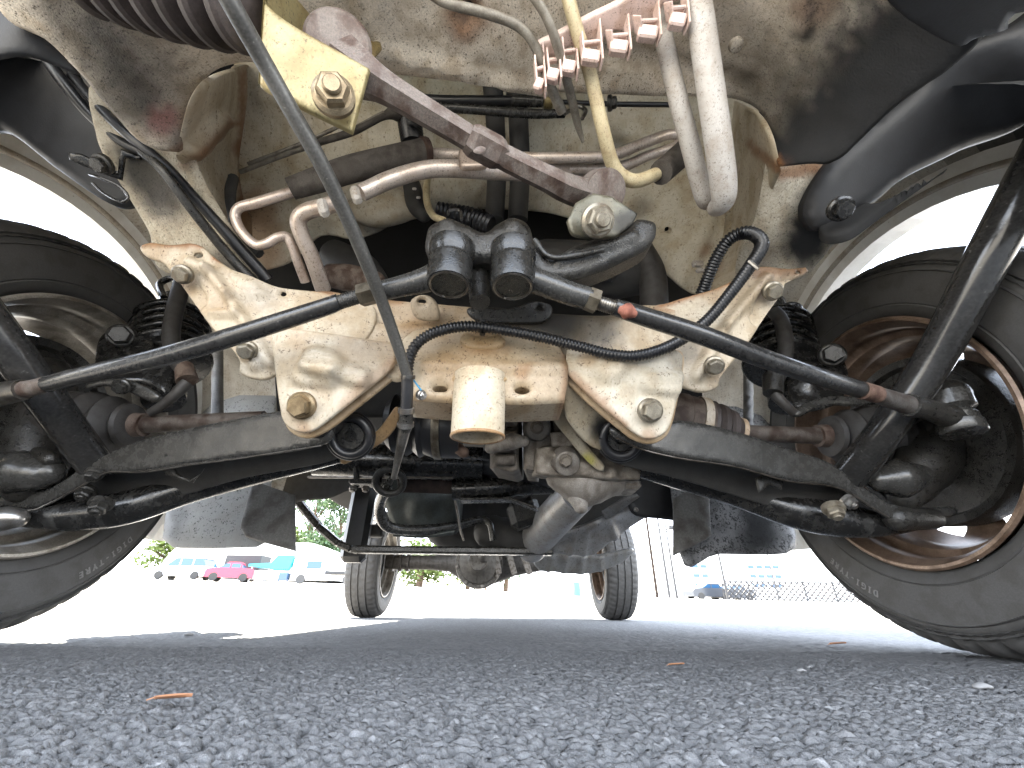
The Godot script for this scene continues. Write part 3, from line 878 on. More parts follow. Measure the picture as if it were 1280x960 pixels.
	prof.append([L, 0.018]); prof.append([L + 0.002, 0.0])
	lathe("steering_boot", truck, M.bellows, c, e - c, prof, {"sides": 40, "label": "dark brown rubber accordion boot at the top left"})

func recess() -> void:
	var g := node("footwell_recess", truck, "cream pressed bulkhead of the opening behind the floor pan")
	panel("bulkhead_panel", g, M.cream, [[290, 60, 1], [950, 85, 1], [950, 368], [905, 372], [865, 368], [835, 345], [800, 312], [760, 292], [690, 268], [600, 262], [540, 268], [500, 276], [470, 292], [440, 300], [400, 296], [360, 330], [300, 345, 1]],
		[[290, 80, .33], [620, 90, .35], [940, 90, .33], [310, 200, .41], [620, 190, .425], [900, 200, .40], [930, 350, .475], [640, 262, .50], [330, 330, .48]], 0.005, {"step": 9.0, "er": 4.0, "base": Color(0.66, 0.61, 0.49), "holes": [[833, 286, 4, 4], [760, 250, 5, 4]],
		"emb": [[480, 240, 46, 0.014], [880, 230, 40, 0.012, 840, 330], [330, 120, 16, 0.006, 470, 150], [760, 160, 14, -0.006, 900, 150]], "wob": 0.002,
		"stains": [[640, 290, 80, SOOT, 0.7, 500, 300], [770, 180, 26, SOOT, 0.6], [800, 260, 22, Color(0.12, 0.11, 0.09), 0.6], [320, 260, 40, RUSTY, 0.6, 330, 320], [400, 290, 30, Color(0.15, 0.12, 0.08), 0.5], [880, 310, 16, RUSTY, 0.6], [720, 130, 40, Color(0.30, 0.29, 0.22), 0.7, 480, 110]]})
	tube("washer_bottle", g, M.cream, [[445, 262, .455, 34], [470, 262, .455, 52], [505, 258, .455, 46], [528, 262, .455, 24]], {"round": true, "col": Color(0.55, 0.50, 0.40), "squash": 0.7})
	# vertical hoses and the dark rods
	for e in [[619, 24], [648, 25]]:
		tube("heater_hose", g, M.dull, [[e[0] - 4, 95, .325, 26], [e[0], 150, .36, e[1]], [e[0] + 2, 215, .41, e[1]], [e[0] - 1, 275, .44, e[1]]], {})
	tube("shift_cable", g, M.plastic, [[480, 112, .31, 12], [530, 124, .31, 12], [600, 126, .31, 12], [682, 126, .31, 12]], {})
	tube("shift_cable", g, M.satin, [[500, 132, .30, 10], [580, 136, .30, 11], [660, 142, .30, 11], [706, 142, .30, 10]], {})
	tube("cable_ferrule", g, M.satin, [[640, 126, .302, 13], [678, 127, .302, 13]], {})
	tube("cable_ferrule", g, M.zinc, [[680, 127, .300, 16], [690, 127, .300, 16]], {})
	tube("cable_rod", g, M.plastic, [[690, 127, .30, 5], [765, 130, .31, 6], [845, 131, .31, 6]], {})
	bolt(g, 763, 129, .30, 18, M.castblack, Vector3(0.9, -0.2, 0.3))
	tube("cable_hook", g, M.steel, [[706, 142, .295, 5], [722, 133, .295, 5], [732, 138, .295, 5], [728, 148, .295, 5]], {"sides": 8})
	tube("corrugated_sleeve", g, M.plastic, [[510, 140, .34, 30], [514, 165, .345, 30], [516, 182, .35, 28]], {"pitch": 0.005, "low": 0.86, "cap": true})
	tube("wire_sheath", g, M.foam, [[505, 128, .345, 40], [498, 138, .33, 26], [480, 145, .325, 9], [440, 165, .33, 9], [390, 180, .34, 8]], {})
	tube("brake_line", g, M.line, [[480, 141, .322, 6], [420, 172, .335, 6], [360, 192, .35, 6], [300, 215, .365, 6]], {"sides": 8})
	tube("brake_line", g, M.line, [[440, 150, .335, 5], [380, 178, .345, 5], [310, 205, .36, 5]], {"sides": 8})
	# connectors and clutter under the bulkhead
	tube("wiring_loom", g, M.dull, [[515, 232, .42, 22], [520, 255, .42, 24], [530, 268, .42, 20]], {"round": true})
	for e in [[513, 226], [518, 236], [523, 247]]: box("clip", g, M.duct, at(e[0], e[1], .405), Vector3(0.006, 0.004, 0.003), {"bev": 0.001})
	tube("corrugated_sleeve", g, M.plastic, [[548, 262, .40, 20], [590, 272, .40, 26], [614, 282, .40, 26]], {"pitch": 0.006})
	tube("yellow_tube", g, M.tan, [[536, 212, .39, 8], [533, 245, .39, 9], [540, 268, .385, 9], [556, 276, .38, 8]], {"sides": 8})
	tube("wire_clip", g, M.steel, [[560, 268, .375, 4], [562, 263, .375, 4], [575, 263, .375, 4], [577, 275, .375, 4]], {"sides": 6})
	# the dark engine bay behind
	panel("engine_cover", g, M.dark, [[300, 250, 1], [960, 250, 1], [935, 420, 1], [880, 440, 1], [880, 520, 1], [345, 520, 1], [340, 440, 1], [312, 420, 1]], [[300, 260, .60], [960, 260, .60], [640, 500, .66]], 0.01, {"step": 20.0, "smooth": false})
	tube("starter_motor", g, M.dull, [[680, 330, .50, 60], [760, 340, .50, 70], [800, 345, .50, 50]], {"round": true})
	tube("engine_hose", g, M.rubber, [[800, 310, .47, 30], [815, 345, .48, 34], [818, 400, .50, 34]], {})
	tube("engine_bracket", g, M.dull, [[420, 320, .50, 40], [450, 340, .50, 50], [470, 360, .50, 40]], {"round": true})
	tube("heat_pipe", g, M.rust, [[415, 345, .47, 30], [440, 348, .47, 34], [470, 352, .47, 26]], {"round": true})
	box("relay_box", g, M.plastic, at(745, 330, .46), Vector3(0.06, 0.045, 0.04), {"bev": 0.006})
	box("white_clip", g, M.duct, at(872, 330, .44), Vector3(0.016, 0.010, 0.008), {"bev": 0.002})
	box("white_clip", g, M.duct, at(876, 338, .435), Vector3(0.013, 0.007, 0.008), {"bev": 0.002})

# ---------------------------------------------------------------- wheels
func tyre_shape(st: SurfaceTool) -> void:
	var prof := [[0.010, 0.168], [0.002, 0.173], [-0.004, 0.180], [-0.0064, 0.186], [-0.005, 0.1875], [-0.0066, 0.189], [-0.0085, 0.203], [-0.0082, 0.214], [-0.0066, 0.2290], [-0.0082, 0.2302], [-0.0050, 0.2315], [-0.0045, 0.2345], [-0.0015, 0.2375], [-0.0042, 0.2390], [0.0008, 0.2410], [-0.0016, 0.2430], [0.0022, 0.2452], [0.004, 0.2485],
		[0.008, 0.2525], [0.014, 0.2562], [0.022, 0.2588], [0.034, 0.2605], [0.035, 0.2555], [0.041, 0.2555], [0.042, 0.2612], [0.056, 0.2618], [0.068, 0.2620], [0.069, 0.2565], [0.076, 0.2565], [0.077, 0.2620], [0.090, 0.2618], [0.103, 0.2612], [0.104, 0.2555], [0.110, 0.2555], [0.111, 0.2605],
		[0.123, 0.2588], [0.131, 0.2562], [0.138, 0.2520], [0.146, 0.242], [0.153, 0.22], [0.154, 0.20], [0.150, 0.182], [0.143, 0.173], [0.135, 0.168]]
	lathe_shape(st, Vector3.ZERO, Vector3.RIGHT, prof, 216, true)
func rim_shape(st: SurfaceTool) -> void:
	lathe_shape(st, Vector3.ZERO, Vector3.RIGHT, [[0.002, 0.168], [0.0, 0.171], [-0.002, 0.1715], [-0.0045, 0.169], [-0.0045, 0.1655], [-0.002, 0.1635], [0.004, 0.1625], [0.010, 0.158], [0.016, 0.1565], [0.030, 0.1560], [0.034, 0.1535], [0.037, 0.146], [0.046, 0.141], [0.060, 0.1405], [0.066, 0.145], [0.070, 0.1545], [0.100, 0.1555], [0.130, 0.158], [0.142, 0.166], [0.146, 0.171], [0.148, 0.168]], 120)
func disc_shape(st: SurfaceTool) -> void:                 # pressed wheel centre with vent holes round its edge
	var rr := [0.141, 0.136, 0.130, 0.122, 0.114, 0.107, 0.098, 0.085, 0.06, 0.05]
	var tt := [0.060, 0.078, 0.088, 0.094, 0.096, 0.094, 0.086, 0.082, 0.082, 0.084]
	st.set_smooth_group(1)
	var n := 96
	for i in rr.size() - 1:
		for k in n:
			var hole := i >= 2 and i <= 4 and k % 12 >= 3 and k % 12 <= 8
			if hole: continue
			var q := []
			for e in [[i, k], [i, k + 1], [i + 1, k + 1], [i + 1, k]]:
				var a: float = TAU * e[1] / n
				q.append(Vector3(tt[e[0]], rr[e[0]] * cos(a), rr[e[0]] * sin(a)))
			quad(st, q[0], q[1], q[2], q[3])
			var b := []
			for v in q: b.append(v + Vector3(0.003, 0, 0))
			quad(st, b[3], b[2], b[1], b[0])
func wheels() -> void:
	var ts := begin(); tyre_shape(ts)
	var rs := begin(); rim_shape(rs)
	var ds := begin(); disc_shape(ds)
	for e in [["front_wheel", 1.0, AXLE, 0.5656], ["front_wheel", -1.0, AXLE, 0.5656], ["rear_wheel", -1.0, 2.44, 0.568], ["rear_wheel", 1.0, 2.44, 0.568]]:
		var right: bool = e[1] > 0.0
		var front: bool = e[0] == "front_wheel"
		var w := node(e[0], truck, ("front wheel at the right with a brown rusty rim" if right else "front wheel at the left with a grey rim") if front else "rear wheel")
		w.position = Vector3(e[3] * e[1], WHEEL_Y, -e[2])
		if not right: w.rotation.y = PI
		w.rotate_x(0.07 if right else -0.1)
		var rm: Material = M.rim_brown if right else M.rim_grey
		var o: MeshInstance3D
		if not w.has_meta("made") and ts != null:
			o = put("tyre", ts, M.tyre, w)
			wheel_meshes.append(o.mesh)
			o = put("rim", rs, rm, w); wheel_meshes.append(o.mesh)
			o = put("wheel_disc", ds, rm, w); wheel_meshes.append(o.mesh)
			ts = null
		else:
			var names := ["tyre", "rim", "wheel_disc"]
			for i in 3:
				o = MeshInstance3D.new()
				o.name = names[i]
				o.mesh = wheel_meshes[i]
				o.material_override = M.tyre if i == 0 else rm
				w.add_child(o, true)
		var drum := begin()
		lathe_shape(drum, Vector3.ZERO, Vector3.RIGHT, [[0.058, 0.0], [0.056, 0.09], [0.058, 0.102], [0.050, 0.106], [0.048, 0.116], [0.054, 0.118], [0.082, 0.117], [0.090, 0.10], [0.092, 0.0]], 48)
		put("brake_drum", drum, M.castblack, w)
		if front:
			# raised letters on the inner sidewall, reading clockwise round the wheel
			var word := "DIGI-TYRE"
			var base := -1.0 if right else 0.0
			for i in word.length():
				var tm := TextMesh.new()
				tm.text = word[i]
				tm.font = font
				tm.font_size = 32
				tm.pixel_size = 0.0095 / 24.0
				tm.depth = 0.0012
				tm.material = M.letter
				var mi := MeshInstance3D.new()
				mi.mesh = tm
				mi.name = "letter" if i == 0 else "letter_%03d" % i
				# angle measured in the wheel's y/z plane
				var a0 := 3.50 if right else 5.50
				var step := 0.045
				var wz: float
				var wy: float
				var ang := (a0 - step * i)
				# world direction from hub: right wheel viewed along +x (right hand = +z); left viewed along -x (right hand = -z)
				var hand := Vector3(0, 0, 1) if right else Vector3(0, 0, -1)
				ang = (letter_right - step * i) if right else (letter_left - step * i)
				var out := hand * cos(ang) + Vector3.UP * sin(ang)
				var read := hand * sin(ang) - Vector3.UP * cos(ang)
				var nrm := Vector3(-e[1], 0, 0)
				mi.top_level = false
				w.add_child(mi)
				var g := Transform3D(Basis(read, out, nrm), Vector3(e[3] * e[1], WHEEL_Y, -e[2]) + out * 0.2165 + nrm * 0.0082)
				mi.transform = w.transform.affine_inverse() * g
var wheel_meshes := []
var letter_right := 4.24
var letter_left := 5.66
var font: Font = sysfont()
func sysfont() -> SystemFont:
	var f := SystemFont.new()
	f.font_names = PackedStringArray(["Droid Sans"])
	f.font_weight = 700
	return f

# ---------------------------------------------------------------- front subframe
const AF := Vector3(0.0, -0.5, 0.86)
func subframe() -> void:
	var g := node("front_subframe", truck, "cream pressed steel crossmember with two arm brackets and a stub pipe")
	var brown := Color(0.36, 0.22, 0.10)
	panel("crossmember_web", g, M.cream, [[395, 364], [455, 370], [500, 374], [560, 379], [640, 386], [700, 390], [760, 392], [800, 384], [840, 378], [870, 400], [860, 440], [720, 446], [692, 420], [600, 412], [512, 420], [505, 470], [480, 470], [430, 440], [395, 420]],
		[[400, 366, .372], [600, 382, .384], [600, 412, .380], [800, 388, .378], [860, 440, .388], [505, 465, .395], [400, 420, .372]], 0.006, {"step": 6.0, "er": 5.0, "base": CREAM, "emb": [[480, 392, 10, 0.003, 400, 372], [540, 396, 10, -0.003, 470, 396], [760, 405, 10, 0.003, 840, 392]],
		"stains": [[400, 364, 10, RUSTY, 0.7, 500, 374], [740, 408, 55, SOOT, 0.8, 700, 412], [640, 392, 40, SOOT, 0.85, 700, 396], [560, 388, 40, brown, 0.35, 500, 400], [800, 384, 16, RUSTY, 0.5, 850, 384], [530, 410, 40, brown, 0.45], [440, 385, 40, Color(0.42, 0.30, 0.16), 0.45]]})
	panel("crossmember_beam", g, M.cream, [[504, 414], [560, 406], [620, 407], [712, 424, 1], [711, 470], [706, 501, 1], [640, 503], [560, 501], [506, 497, 1], [503, 450]],
		[[504, 420, .392], [620, 408, .384], [712, 430, .392], [600, 456, .374], [520, 458, .378], [700, 462, .378], [600, 502, .386], [706, 500, .390], [506, 496, .390]], 0.05, {"step": 5.0, "er": 5.0, "drop": 0.006, "base": CREAM, "holes": [[549, 483, 10, 4.6], [653, 485, 10, 4.6]], "wob": 0.0006, "emb": [[515, 456, 9, 0.003, 705, 460]],
		"stains": [[652, 466, 12, RUSTY, 0.7], [660, 460, 8, RUSTY, 0.5], [600, 425, 26, brown, 0.45], [580, 437, 12, RUSTY, 0.35, 630, 437], [640, 424, 40, Color(0.25, 0.2, 0.14), 0.35, 700, 430], [600, 500, 12, brown, 0.45, 520, 498], [708, 440, 8, RUSTY, 0.5, 706, 500], [600, 470, 90, Color(0.40, 0.27, 0.13), 0.45], [560, 440, 60, brown, 0.3], [680, 480, 40, brown, 0.3]]})
	panel("beam_end", g, M.cream, [[712, 470], [730, 486], [760, 515], [764, 560], [740, 560], [712, 530], [705, 503]], [[712, 480, .40], [760, 515, .43], [740, 556, .46]], 0.005, {"step": 5.0, "base": Color(0.42, 0.37, 0.28), "stains": [[755, 535, 26, SOOT, 1.0]]})
	# wings out to the frame rails
	panel("left_wing", g, M.cream, [[174, 307], [187, 302], [212, 305], [237, 303], [252, 307], [268, 321], [288, 335], [311, 343], [339, 355], [361, 360], [415, 365], [460, 371], [470, 400], [450, 430], [400, 440], [345, 468], [328, 474], [308, 471], [298, 464], [299, 453], [291, 439], [263, 408], [218, 346], [212, 338], [201, 327], [187, 322], [176, 315]],
		[[180, 310, .335], [250, 310, .335], [340, 358, .358], [455, 375, .376], [420, 430, .378], [330, 470, .385], [262, 405, .362], [290, 385, .360]], 0.005, {"step": 4.5, "er": 3.0, "drop": 0.003, "base": CREAM, "holes": [[246, 317, 6, 3.6], [353, 366, 4, 3]], "wob": 0.0006,
		"emb": [[226, 346, 17, -0.006, 244, 372], [309, 440, 15, -0.005], [262, 340, 8, 0.007, 288, 372], [288, 372, 9, 0.006, 338, 455], [238, 330, 9, 0.006, 262, 340], [292, 345, 4, 0.003, 303, 372], [300, 347, 4, 0.003, 312, 372], [308, 350, 4, 0.003, 322, 371], [317, 354, 4, 0.003, 332, 370], [265, 392, 6, 0.004, 300, 394], [250, 372, 5, 0.002], [320, 455, 12, 0.005]],
		"stains": [[180, 304, 8, RUSTY, 0.75, 250, 306], [268, 321, 7, RUSTY, 0.8, 415, 365], [195, 312, 20, brown, 0.4], [330, 372, 30, Color(0.42, 0.40, 0.36), 0.5], [228, 352, 22, Color(0.24, 0.17, 0.10), 0.7], [309, 444, 20, Color(0.26, 0.2, 0.13), 0.6], [270, 370, 34, brown, 0.25], [230, 365, 30, Color(0.45, 0.36, 0.24), 0.35, 300, 440], [330, 440, 26, Color(0.6, 0.58, 0.52), 0.6], [300, 455, 24, Color(0.45, 0.38, 0.27), 0.5]]})
	panel("right_wing", g, M.cream, [[957, 332], [985, 335], [1008, 333], [1012, 338], [1000, 345], [984, 352], [982, 362], [961, 391], [937, 427], [920, 448], [901, 473], [898, 484], [880, 490], [863, 487], [850, 480], [838, 450], [810, 430], [795, 400], [798, 382], [825, 380], [853, 372], [896, 359], [926, 345], [940, 335]],
		[[1005, 338, .345], [945, 338, .345], [830, 382, .378], [810, 420, .382], [870, 485, .395], [940, 420, .375]], 0.005, {"step": 4.5, "er": 3.0, "drop": 0.003, "base": CREAM, "holes": [[1000, 339, 3, 2], [918, 352, 3, 2.4]], "wob": 0.0006,
		"emb": [[966, 366, 16, -0.006, 950, 395], [893, 458, 15, -0.005], [958, 348, 8, 0.007, 905, 408], [905, 410, 9, 0.006, 870, 470], [942, 388, 5, 0.002], [890, 455, 14, 0.005], [985, 352, 12, -0.004]],
		"stains": [[1005, 334, 16, Color(0.22, 0.12, 0.06), 0.9, 945, 338], [926, 346, 9, RUSTY, 0.8, 825, 380], [960, 360, 24, Color(0.24, 0.17, 0.11), 0.65], [893, 462, 20, Color(0.26, 0.2, 0.13), 0.6], [895, 365, 26, brown, 0.35], [890, 400, 30, Color(0.6, 0.55, 0.45), 0.5], [860, 440, 24, SOOT, 0.5], [880, 470, 20, Color(0.42, 0.36, 0.26), 0.5]]})
	# brackets that carry the lower arms: two plates each
	var lh := [[340, 416], [367, 411], [395, 414], [451, 422], [491, 429, 1], [494, 448], [488, 462], [466, 481], [437, 504], [409, 526], [392, 538], [378, 541], [362, 536], [353, 526], [349, 510], [342, 459]]
	var ldep := [[340, 416, .360], [491, 430, .376], [466, 481, .384], [378, 541, .398], [350, 500, .386], [400, 450, .366]]
	panel("left_arm_bracket", g, M.cream, lh, ldep, 0.004, {"step": 4.5, "er": 3.0, "drop": 0.003, "base": Color(0.60, 0.53, 0.42), "wob": 0.0006, "emb": [[396, 452, 24, 0.009, 412, 456], [432, 466, 16, 0.007, 452, 472], [412, 470, 20, 0.006, 380, 468], [377, 507, 22, 0.003], [357, 427, 4, 0.002], [383, 426, 4, 0.002]],
		"stains": [[440, 434, 34, brown, 0.4, 490, 440], [370, 424, 24, brown, 0.4], [440, 462, 12, Color(0.68, 0.66, 0.62), 0.5], [430, 505, 12, RUSTY, 0.4, 490, 455], [378, 537, 14, RUSTY, 0.5], [400, 500, 26, brown, 0.25], [460, 450, 34, Color(0.36, 0.30, 0.23), 0.45], [365, 440, 30, Color(0.42, 0.30, 0.16), 0.45], [365, 525, 26, Color(0.35, 0.26, 0.16), 0.5]]})
	var lb := []
	for e in lh: lb.append([e[0] + (8.0 if e[0] > 400 else 4.0), e[1] + (7.0 if e[1] > 440 else 2.0)])
	panel("bracket_flange", g, M.cream, lb, [[340, 416, .372], [491, 430, .388], [466, 481, .396], [378, 541, .410], [350, 500, .400]], 0.004, {"step": 5.0, "er": 2.0, "base": Color(0.44, 0.33, 0.21)})
	var rh := [[709, 437, 1], [725, 432], [790, 438], [842, 436], [855, 444, 1], [854, 462], [850, 486], [842, 521], [834, 539], [822, 547], [808, 549], [796, 543], [785, 535], [758, 513], [731, 489], [710, 467], [708, 454]]
	panel("right_arm_bracket", g, M.cream, rh, [[709, 437, .376], [855, 444, .372], [850, 486, .384], [812, 548, .402], [731, 489, .386], [780, 460, .370]], 0.004, {"step": 4.5, "er": 3.0, "drop": 0.003, "base": Color(0.64, 0.58, 0.47), "wob": 0.0006, "emb": [[815, 478, 20, 0.006, 845, 480], [813, 513, 20, 0.003], [760, 455, 30, 0.004]],
		"stains": [[735, 448, 18, Color(0.45, 0.28, 0.12), 0.55], [757, 498, 10, RUSTY, 0.4], [715, 470, 9, RUSTY, 0.6, 780, 533], [812, 544, 14, RUSTY, 0.5], [850, 446, 26, SOOT, 0.5], [800, 470, 40, Color(0.48, 0.44, 0.36), 0.4], [770, 450, 40, Color(0.42, 0.32, 0.20), 0.35]]})
	var rb := []
	for e in rh: rb.append([e[0] - (5.0 if e[0] < 800 else 0.0), e[1] + (6.0 if e[1] > 460 else 0.0)])
	panel("bracket_flange", g, M.cream, rb, [[709, 437, .388], [855, 444, .384], [850, 486, .396], [812, 548, .414], [731, 489, .398]], 0.004, {"step": 5.0, "er": 2.0, "base": Color(0.46, 0.34, 0.21)})
	# stub pipe pointing down and forward
	var a := at(600, 470, .385)
	var b := at(597, 547, .393)
	var ax := (b - a).normalized()
	var L := a.distance_to(b)
	var st := begin()
	st.set_color(Color(0.66, 0.57, 0.43))
	var rp := rad(597, 547, .393, 67)
	lathe_shape(st, a, ax, [[0.0, rp * 1.03], [L * 0.5, rp * 1.01], [L - 0.002, rp], [L, rp - 0.0008], [L, rp - 0.0028], [L - 0.002, rp - 0.0035], [0.004, rp - 0.0035], [0.004, 0.0]], 40)
	put("stub_pipe", st, M.cream, g)
	var ring := []
	for k in 15: 
		var t := lerpf(-0.1, PI + 0.1, k / 14.0)
		ring.append(a + ax * (0.008 + 0.002 * sin(k * 2.1)) + ax.cross(Vector3.RIGHT).normalized() * -0.9 * rp * sin(t) * 0.3 + Vector3.RIGHT * rp * 1.06 * cos(t) + ax.cross(Vector3.RIGHT).normalized() * rp * 0.85 * sin(t))
	pipe("weld_bead", g, M.cream, ring, 0.0032, {"col": Color(0.5, 0.36, 0.2), "lump": 0.5})
	pipe("pipe_lip", g, M.cream, _circle(b - ax * 0.001, ax, rp - 0.0008), 0.0018, {"col": Color(0.42, 0.26, 0.13), "sub": 1, "cap": false})
	# bolts
	bolt(g, 377, 507, .383, 35, M.bolt, AF, {"col": Color(0.9, 0.75, 0.55)})
	bolt(g, 813, 513, .383, 31, M.bolt, AF)
	bolt(g, 228, 343, .335, 24, M.bolt, Vector3(0.15, -0.75, 0.6))
	bolt(g, 309, 438, .368, 24, M.bolt, Vector3(0.2, -0.7, 0.6))
	bolt(g, 966, 364, .346, 24, M.bolt, Vector3(-0.15, -0.75, 0.6))
	bolt(g, 893, 457, .376, 24, M.bolt, Vector3(-0.2, -0.7, 0.6))
	# eyelet tabs, clip bracket, black packing plate under the steering joints
	panel("packing_plate", g, M.castblack, [[585, 384], [640, 384], [665, 376], [688, 380], [690, 392], [680, 402], [660, 404], [600, 402]], [[590, 386, .366], [685, 384, .366], [640, 402, .372]], 0.004, {"step": 4.0, "er": 2.0, "holes": [[675, 384, 4, 3]]})
	panel("eyelet_tab", g, M.cream, [[512, 378], [522, 369], [536, 370], [546, 380], [548, 400], [520, 398]], [[512, 378, .362], [546, 380, .362], [530, 398, .372]], 0.004, {"step": 4.0, "er": 2.0, "holes": [[527, 377, 5, 3]], "base": Color(0.36, 0.29, 0.2)})
	panel("clip_bracket", g, M.cream, [[574, 424], [582, 414], [600, 420], [622, 416], [632, 424], [622, 434], [586, 434]], [[574, 424, .372], [632, 424, .372], [600, 434, .372]], 0.006, {"step": 4.0, "er": 3.0, "base": Color(0.45, 0.32, 0.18)})
	bar("clip_post", g, M.castblack, at(604, 398, .352), at(603, 420, .362), 0.006, 0.004)

func _circle(c: Vector3, n: Vector3, r: float, k := 36, t0 := 0.0, t1 := TAU) -> Array:
	var x := n.cross(Vector3.UP if absf(n.y) < 0.9 else Vector3.RIGHT).normalized()
	var y := n.normalized().cross(x)
	var out := []
	for i in k + 1:
		var t := lerpf(t0, t1, float(i) / k)
		out.append(c + (x * cos(t) + y * sin(t)) * r)
	return out

# ---------------------------------------------------------------- lower arms and radius rods
func arms() -> void:
	var g := node("lower_arm", truck, "black pressed lower suspension arm at the left, streaked with water marks")
	panel("arm_flange", g, M.satin, [[-60, 622], [0, 619], [29, 617], [52, 612], [76, 601], [96, 586], [128, 569], [146, 560], [187, 546], [240, 534], [300, 522], [345, 514], [385, 512], [408, 522], [414, 540], [402, 556], [340, 568], [300, 572], [240, 580], [181, 589], [137, 593], [117, 599], [87, 615], [58, 630], [38, 637], [0, 635], [-60, 640]],
		[[-60, 634, .525], [40, 630, .515], [90, 600, .500], [180, 565, .475], [300, 545, .445], [400, 530, .418]], 0.004, {"step": 5.0, "er": 4.0, "drop": 0.006, "wob": 0.0008})
	tube("arm_edge", g, M.steel, [[-60, 641, .520, 2.2], [0, 636, .514, 2.2], [38, 638, .51, 2.2], [58, 631, .505, 2.2], [87, 616, .497, 2.2], [117, 599, .489, 2.2], [137, 590, .484, 2.2], [181, 590, .473, 2.2], [240, 581, .459, 2.2], [300, 573, .445, 2.2], [402, 557, .419, 2.2]], {"sides": 6, "col": Color(0.5, 0.48, 0.46)})
	panel("arm_web", g, M.dull, [[-40, 632], [90, 598], [180, 572], [300, 552], [400, 540], [430, 545], [420, 575], [300, 600], [200, 630], [120, 655], [40, 650]], [[0, 634, .53], [90, 610, .535], [300, 560, .50], [420, 560, .47], [200, 625, .56]], 0.004, {"step": 8.0})
	tube("arm_tube", g, M.black, [[-40, 640, .525, 24], [40, 645, .53, 28], [100, 643, .545, 40], [160, 634, .555, 42], [240, 609, .57, 38], [320, 589, .58, 34], [390, 573, .585, 30], [424, 566, .585, 26]], {"sides": 20})
	panel("arm_tab", g, M.castblack, [[204, 584], [216, 580], [220, 592], [236, 600], [250, 592], [254, 586], [240, 604], [206, 594]], [[204, 584, .50], [236, 602, .51], [254, 586, .505]], 0.003, {"step": 4.0, "smooth": false, "er": 1.0})
	bolt(g, 107, 615, .515, 22, M.castblack, Vector3(0.2, -0.8, 0.5), {"stud": true})
	bolt(g, 126, 630, .512, 26, M.castblack, Vector3(0.2, -0.9, 0.4), {"stud": true})
	lathe("arm_bush", g, M.rubber, at(394, 528, .412), -AF, [[0.0, 0.0], [0.0, 0.016], [0.004, 0.018], [0.008, 0.015], [0.012, 0.019], [0.05, 0.019], [0.052, 0.0]], {})
	lathe("arm_bush", g, M.castblack, at(438, 545, .452), AF, [[-0.03, 0.017], [-0.004, 0.017], [0.0, 0.015], [0.0, 0.007], [-0.008, 0.007], [-0.008, 0.0]], {"sides": 26})
	pipe("bush_ring", g, M.plastic, _circle(at(438, 545, .45), AF, 0.021), 0.005, {"sub": 1, "cap": false})
	pipe("bush_ring", g, M.plastic, _circle(at(438, 545, .462), AF, 0.025), 0.0045, {"sub": 1, "cap": false})
	tube("ball_joint", g, M.steel, [[5, 648, .50, 30], [22, 648, .505, 24]], {"round": true})
	var h := node("lower_arm", truck, "black pressed lower suspension arm at the right, rusty under its outer edge")
	panel("arm_flange", h, M.satin, [[765, 533], [790, 542], [818, 543], [842, 526], [877, 528], [934, 542], [984, 559], [1031, 574], [1052, 586], [1087, 611], [1111, 626], [1146, 636], [1187, 633], [1202, 637], [1200, 643], [1175, 650], [1125, 651], [1111, 646], [1087, 631], [1058, 613], [1029, 605], [984, 600], [917, 582], [850, 572], [800, 560], [770, 546]],
		[[770, 540, .425], [850, 550, .437], [950, 570, .462], [1040, 595, .488], [1110, 640, .505], [1195, 640, .515]], 0.004, {"step": 5.0, "er": 4.0, "drop": 0.006, "wob": 0.0008, "stains": [[1085, 625, 22, Color(3.0, 1.8, 1.0), 0.8, 1118, 644]]})
	tube("arm_edge", h, M.steel, [[770, 547, .424, 2.2], [800, 561, .430, 2.2], [850, 573, .437, 2.2], [917, 583, .453, 2.2], [984, 601, .471, 2.2], [1029, 606, .482, 2.2], [1058, 614, .488, 2.2], [1087, 632, .494, 2.2], [1111, 647, .50, 2.2]], {"sides": 6, "col": Color(0.42, 0.38, 0.34)})
	panel("arm_web", h, M.dull, [[760, 545], [850, 560], [950, 585], [1040, 602], [1100, 640], [1180, 640], [1140, 665], [1040, 660], [950, 630], [850, 600], [760, 575]], [[770, 560, .47], [950, 600, .53], [1100, 645, .54], [1180, 645, .53]], 0.004, {"step": 8.0})
	tube("arm_tube", h, M.black, [[755, 565, .56, 26], [790, 578, .57, 30], [850, 596, .575, 32], [920, 615, .57, 36], [990, 638, .56, 42], [1045, 648, .55, 44], [1100, 655, .54, 30], [1150, 652, .53, 18]], {"sides": 20})
	panel("arm_tab", h, M.satin, [[946, 598], [962, 590], [980, 602], [978, 612], [962, 606], [950, 616]], [[946, 600, .50], [962, 592, .50], [980, 606, .505]], 0.003, {"step": 4.0, "smooth": false, "er": 1.0})
	bolt(h, 1060, 626, .508, 20, M.steel, Vector3(0.2, -0.8, 0.5), {"stud": true})
	bolt(h, 1042, 636, .508, 26, M.bolt, Vector3(-0.2, -0.9, 0.4), {"stud": true})
	lathe("arm_bush", h, M.rubber, at(810, 532, .414), -AF, [[0.0, 0.0], [0.0, 0.016], [0.004, 0.018], [0.008, 0.015], [0.012, 0.019], [0.05, 0.019], [0.052, 0.0]], {})
	lathe("arm_bush", h, M.castblack, at(776, 548, .452), AF, [[-0.03, 0.017], [-0.004, 0.017], [0.0, 0.015], [0.0, 0.007], [-0.008, 0.007], [-0.008, 0.0]], {"sides": 26})
	pipe("bush_ring", h, M.plastic, _circle(at(776, 548, .45), AF, 0.021), 0.005, {"sub": 1, "cap": false})
	pipe("bush_ring", h, M.plastic, _circle(at(776, 548, .462), AF, 0.025), 0.0045, {"sub": 1, "cap": false})
	tube("ball_joint", h, M.castblack, [[1120, 648, .515, 30], [1165, 648, .52, 26]], {"round": true})
